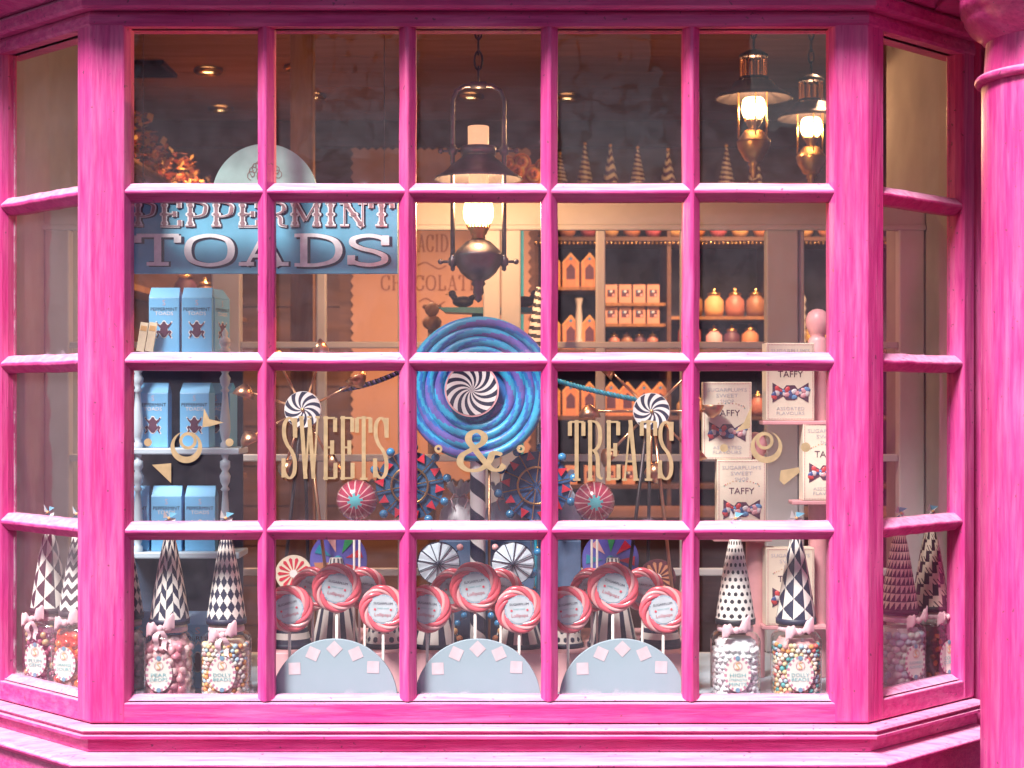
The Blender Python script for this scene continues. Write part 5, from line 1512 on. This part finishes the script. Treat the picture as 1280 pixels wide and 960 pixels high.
# counter
ct = thing('shop_counter', 'dark wood shop counter seen low through the partition', 'counter', (0, 2.0, 0))
mb = MB(); mb.box(-.1, 1.7, 0, .5, 0, 1.18, WOOD_DK); mb.build('carcass', ct)
mb = MB(); mb.box(-.13, 1.73, -.03, .53, 1.181, 1.215, WOOD_DK); mb.build('top', ct, bevel=.004)
# big orange poster
YQ = 2.9
PO = mat('orange_poster_paper', (.42, .24, .17), .7, var=.12, scale=3)
ps = thing('poster', 'orange deckle-edged ACID POPS and CHOCOLATE poster on the back of the shop', 'poster', (0, YQ, 0))
mb = MB(); pts = []
x0, x1, z0, z1 = X(440, YQ), X(662, YQ), Z(600, YQ), Z(186, YQ)
def saw(a, b, n): return [(a[0] + (b[0] - a[0]) * i / n + (.006 if i % 2 else -.006) * (0 if a[1] == b[1] else 1), a[1] + (b[1] - a[1]) * i / n + (.006 if i % 2 else -.006) * (0 if a[0] == b[0] else 1)) for i in range(n)]
pts = saw((x0, z0), (x1, z0), 44) + saw((x1, z0), (x1, z1), 70) + saw((x1, z1), (x0, z1), 44) + saw((x0, z1), (x0, z0), 70)
mb.prism(pts, 0, .004, PO); mb.build('paper', ps)
mb = MB(); PB = mat('poster_brown_ink', (.20, .08, .05), .7)
def q_(a): return X(a, YQ)
lettering(mb, 'ACID', q_(522), q_(560), Z(315, YQ), Z(293, YQ), -.001, PB, .007, .0035)
lettering(mb, 'CHOCOLATE', q_(476), q_(598), Z(363, YQ), Z(344, YQ), -.001, PB, .007, .0035)
for cy, hw in ((332, 18), (377, 16), (402, 12)):
    ribbon(mb, cat_rom([(q_(540 - hw), Z(cy, YQ)), (q_(540 - hw / 2), Z(cy - 4, YQ)), (q_(540), Z(cy, YQ)), (q_(540 + hw / 2), Z(cy + 4, YQ)), (q_(540 + hw), Z(cy, YQ))], 6), 0, 0, -.001, PB, fixed=.005)
mb.build('lettering', ps)
# panel that carries the poster
mb = MB(); mb.box(X(425, 2.93), X(668, 2.93), 2.91, 2.95, 0, 2.42, WOOD_DK)
tag(mb.build('room_divider'), 'dark boarded divider carrying the orange poster', 'divider')
# teal bracket shelf with bird figures
YV = 1.1
br = thing('teal_bracket_shelf', 'teal bracket shelf just above the giant lollipop', 'shelf', (0, YV, 0))
mb = MB(); mb.prism([(X(548, YV), Z(384, YV)), (X(556, YV), Z(390, YV)), (X(612, YV), Z(392, YV)), (X(668, YV), Z(390, YV)), (X(676, YV), Z(384, YV))], 0, .1, TEAL); mb.build('board', br)
mb = MB(); mb.cyl((X(598, YV), .05, 0.01), (X(598, YV), .05, Z(391, YV) - .0), .02, TEAL, 14); mb.build('pedestal', br)
for i, (px, s) in enumerate(((578, 1), (655, -1))):
    mb = MB(); mb.sphere((0, 0, .018), .02, NAVY, 12, 8, (1.5, .8, .8)); mb.sphere((-s * .030, 0, .040), .011, NAVY, 10, 7)
    mb.tube([(-s * .020, 0, .024), (-s * .027, 0, .034)], .009, NAVY, 8); mb.tube([(s * .02, 0, .024), (s * .045, 0, .045)], [.010, .002], NAVY, 8); mb.tube([(-s * .036, 0, .040), (-s * .050, 0, .038)], [.004, .001], AMBER, 6)
    mb.sphere((0, 0, .002), .01, NAVY, 8, 5, (1.4, .8, .3))
    tag(mb.build('bird_figure', loc=(X(px, YV), YV + .05, Z(384, YV) + .0)), 'small dark bird ornament on the teal shelf, ' + ('left of' if s > 0 else 'right of') + ' the lantern finial', 'ornament', 'dark bird ornaments')
# striped hat far beside the lantern
t = thing('striped_cone_tree', 'black and white striped cone standing right above the giant lollipop', 'cone', (X(673, .62), .60, Z(445, .62)))
m = MB(); cone(m, .035, .006, 0, .17, lambda u, v: frac(u + v * 9) < .5, BLACK, WHITE, 64, 60); m.build('card_cone', t)
m = MB(); m.cyl((0, 0, 0), (0, 0, BED - Z(445, .62) + .001), .006, IRON, 8); m.build('stand', t)
# brown round figure on the poster side
t = thing('monkey_nut_figure', 'small brown round-headed ornament left of the lantern finial', 'ornament', (X(540, 1.3), 1.3, Z(412, 1.3)))
m = MB(); m.sphere((0, 0, .020), .028, WOOD_MID, 14, 9, (1, .9, .8)); m.sphere((0, -.004, .058), .021, WOOD_MID, 14, 9); m.sphere((-.02, 0, .066), .008, WOOD_MID, 8, 6); m.sphere((.02, 0, .066), .008, WOOD_MID, 8, 6); m.build('figure', t)
m = MB(); m.cyl((0, 0, 0), (0, 0, -Z(412, 1.3) + .005), .012, WOOD_DK, 8); m.lathe([(.05, -Z(412, 1.3) + .004), (.05, -Z(412, 1.3) + .02), (.012, -Z(412, 1.3) + .03)], WOOD_DK, seg=20); m.build('stand', t)
# left wall cabinet with dried orange blossom on top
lc = thing('wall_cabinet', 'tall dark cabinet with gilt cornice along the left of the shop', 'cabinet', (-1.30, 0, 0))
mb = MB(); mb.box(-.9, 0, 1.5, 4.0, 0, 2.38, WOOD_DK); mb.build('carcass', lc)
mb = MB(); mb.box(-.9, .035, 1.47, 4.0, 2.381, 2.40, BRASS); mb.box(-.9, .02, 1.48, 4.0, 2.401, 2.42, WOOD_MID); mb.build('cornice', lc)
for z in (.9, 1.25, 1.6, 1.95):
    mb = MB(); mb.box(.001, .10, 1.5, 4.0, z, z + .02, WOOD_MID); mb.build('shelf', lc)
mb = MB(); r2 = random.Random(3); pet = [mat('dried_' + n, c, .7) for n, c in (('orange', (.62, .20, .05)), ('rust', (.36, .09, .03)), ('gold', (.66, .40, .12)))]
for i in range(420):
    y = r2.uniform(1.55, 3.9); x = -1.30 + r2.uniform(-.16, .03); z = 2.43 + r2.uniform(0, .16) * (1 - .2 * abs(y - 2.4))
    for p_ in range(4):
        a = r2.uniform(0, 6.28); b = r2.uniform(-.5, 1.2); L2 = r2.uniform(.02, .042)
        d = Vector((math.cos(a) * math.cos(b), math.sin(a) * math.cos(b), math.sin(b))) * L2; e = Vector((-math.sin(a), math.cos(a), .3)) * L2 * .35
        c = Vector((x, y, z))
        mb.add([tuple(c), tuple(c + d * .6 + e), tuple(c + d), tuple(c + d * .6 - e)], [(0, 1, 2, 3)], pet[(i + p_) % 3])
tag(mb.build('dried_blossom'), 'bank of dried orange blossom along the top of the left cabinet', 'dried flowers', kind='stuff')
# jars and boxes on the left cabinet's shelves
r2 = random.Random(11)
q = 0
for z in (.92, 1.97):
    for i in range(3, 6):
        y = 1.62 + i * .40 + r2.uniform(-.05, .05); lb = '%s plum jar from the front on the %s shelf of the left cabinet' % (nth[i - 3], {.92: 'lowest', 1.27: 'second', 1.62: 'third', 1.97: 'top'}[z])
        back_jar((-1.245, y, z + .0005), lb, [PURP, WOOD_MID, REDINK, PURP][(i + q) % 4], .95)
    q += 1
# orange roses by the lantern
t = thing('rose_bunch', 'bunch of orange paper roses right of the lantern shade', 'flowers', (X(652, 2.7), 2.7, Z(222, 2.7)))
m = MB()
for (dx, dz, rr_) in ((-.02, .02, .04), (.045, .01, .035), (.0, .055, .032), (.08, .04, .028), (-.05, .05, .028)):
    for j in range(5):
        m.tube([(dx + (rr_ * (1 - j * .18)) * math.cos(2 * PI * i / 14 + j), -.01 * j + .006 * math.sin(i), dz + (rr_ * (1 - j * .18)) * math.sin(2 * PI * i / 14 + j)) for i in range(14)], rr_ * .16, pet[j % 3], 6, closed=True)
    m.sphere((dx, 0, dz), rr_ * .9, pet[0], 10, 7)
m.build('rose_heads', t)
m = MB(); m.cyl((0, .06, -.02), (0, .06, -Z(222, 2.7) + .01), .01, TEAL, 6); m.build('stems', t)
# wooden post and poster-side board seen in the second pane
mb = MB(); mb.box(X(363, 1.5), X(391, 1.5), 1.5, 1.56, 0.0036, 2.898, WOOD_MID)
o = mb.build('timber_post'); tag(o, 'square oak post behind the left whirligig', 'post')

# ---------------------------------------------------------------- sky, sun, camera
w = bpy.data.worlds.new('World'); sc.world = w; w.use_nodes = True
N = w.node_tree.nodes; L = w.node_tree.links
sky = N.new('ShaderNodeTexSky'); sky.sky_type = 'NISHITA'; sky.sun_disc = False
SUN_EL, SUN_AZ = R(51), R(211)      # azimuth measured clockwise from +Y
sky.sun_elevation = SUN_EL; sky.sun_rotation = SUN_AZ
sky.dust_density = 3.0; sky.air_density = 1.2
L.new(sky.outputs[0], N['Background'].inputs[0]); N['Background'].inputs[1].default_value = 0.08
sl = bpy.data.lights.new('sun', 'SUN'); sl.energy = 4.8; sl.angle = R(15); sl.color = (1, .95, .92)
so = bpy.data.objects.new('sun', sl); COL.objects.link(so)
d = Vector((math.sin(SUN_AZ) * math.cos(SUN_EL), math.cos(SUN_AZ) * math.cos(SUN_EL), math.sin(SUN_EL)))
so.rotation_euler = d.to_track_quat('Z', 'Y').to_euler(); so.location = d * 20

cam = bpy.data.cameras.new('camera'); co = bpy.data.objects.new('camera', cam); COL.objects.link(co)
co.location = (0, -D, EYE); co.rotation_euler = (R(90), 0, 0)
cam.sensor_width = 36; cam.lens = 36 * D / (1280 * K0); cam.shift_y = 20 / 1280; cam.clip_end = 500; cam.clip_start = .05
cam.dof.use_dof = True; cam.dof.focus_distance = D + .12; cam.dof.aperture_fstop = 5.6
sc.camera = co

sc.view_settings.view_transform = 'Standard'; sc.view_settings.look = 'None'; sc.view_settings.gamma = 1; sc.view_settings.use_curve_mapping = False
sc.view_settings.exposure = 0.92
c = sc.cycles
c.use_denoising = True
c.max_bounces = 8; c.diffuse_bounces = 3; c.glossy_bounces = 4; c.transparent_max_bounces = 20; c.transmission_bounces = 4
c.caustics_reflective = False; c.caustics_refractive = False; c.sample_clamp_indirect = 6
c.use_light_tree = True
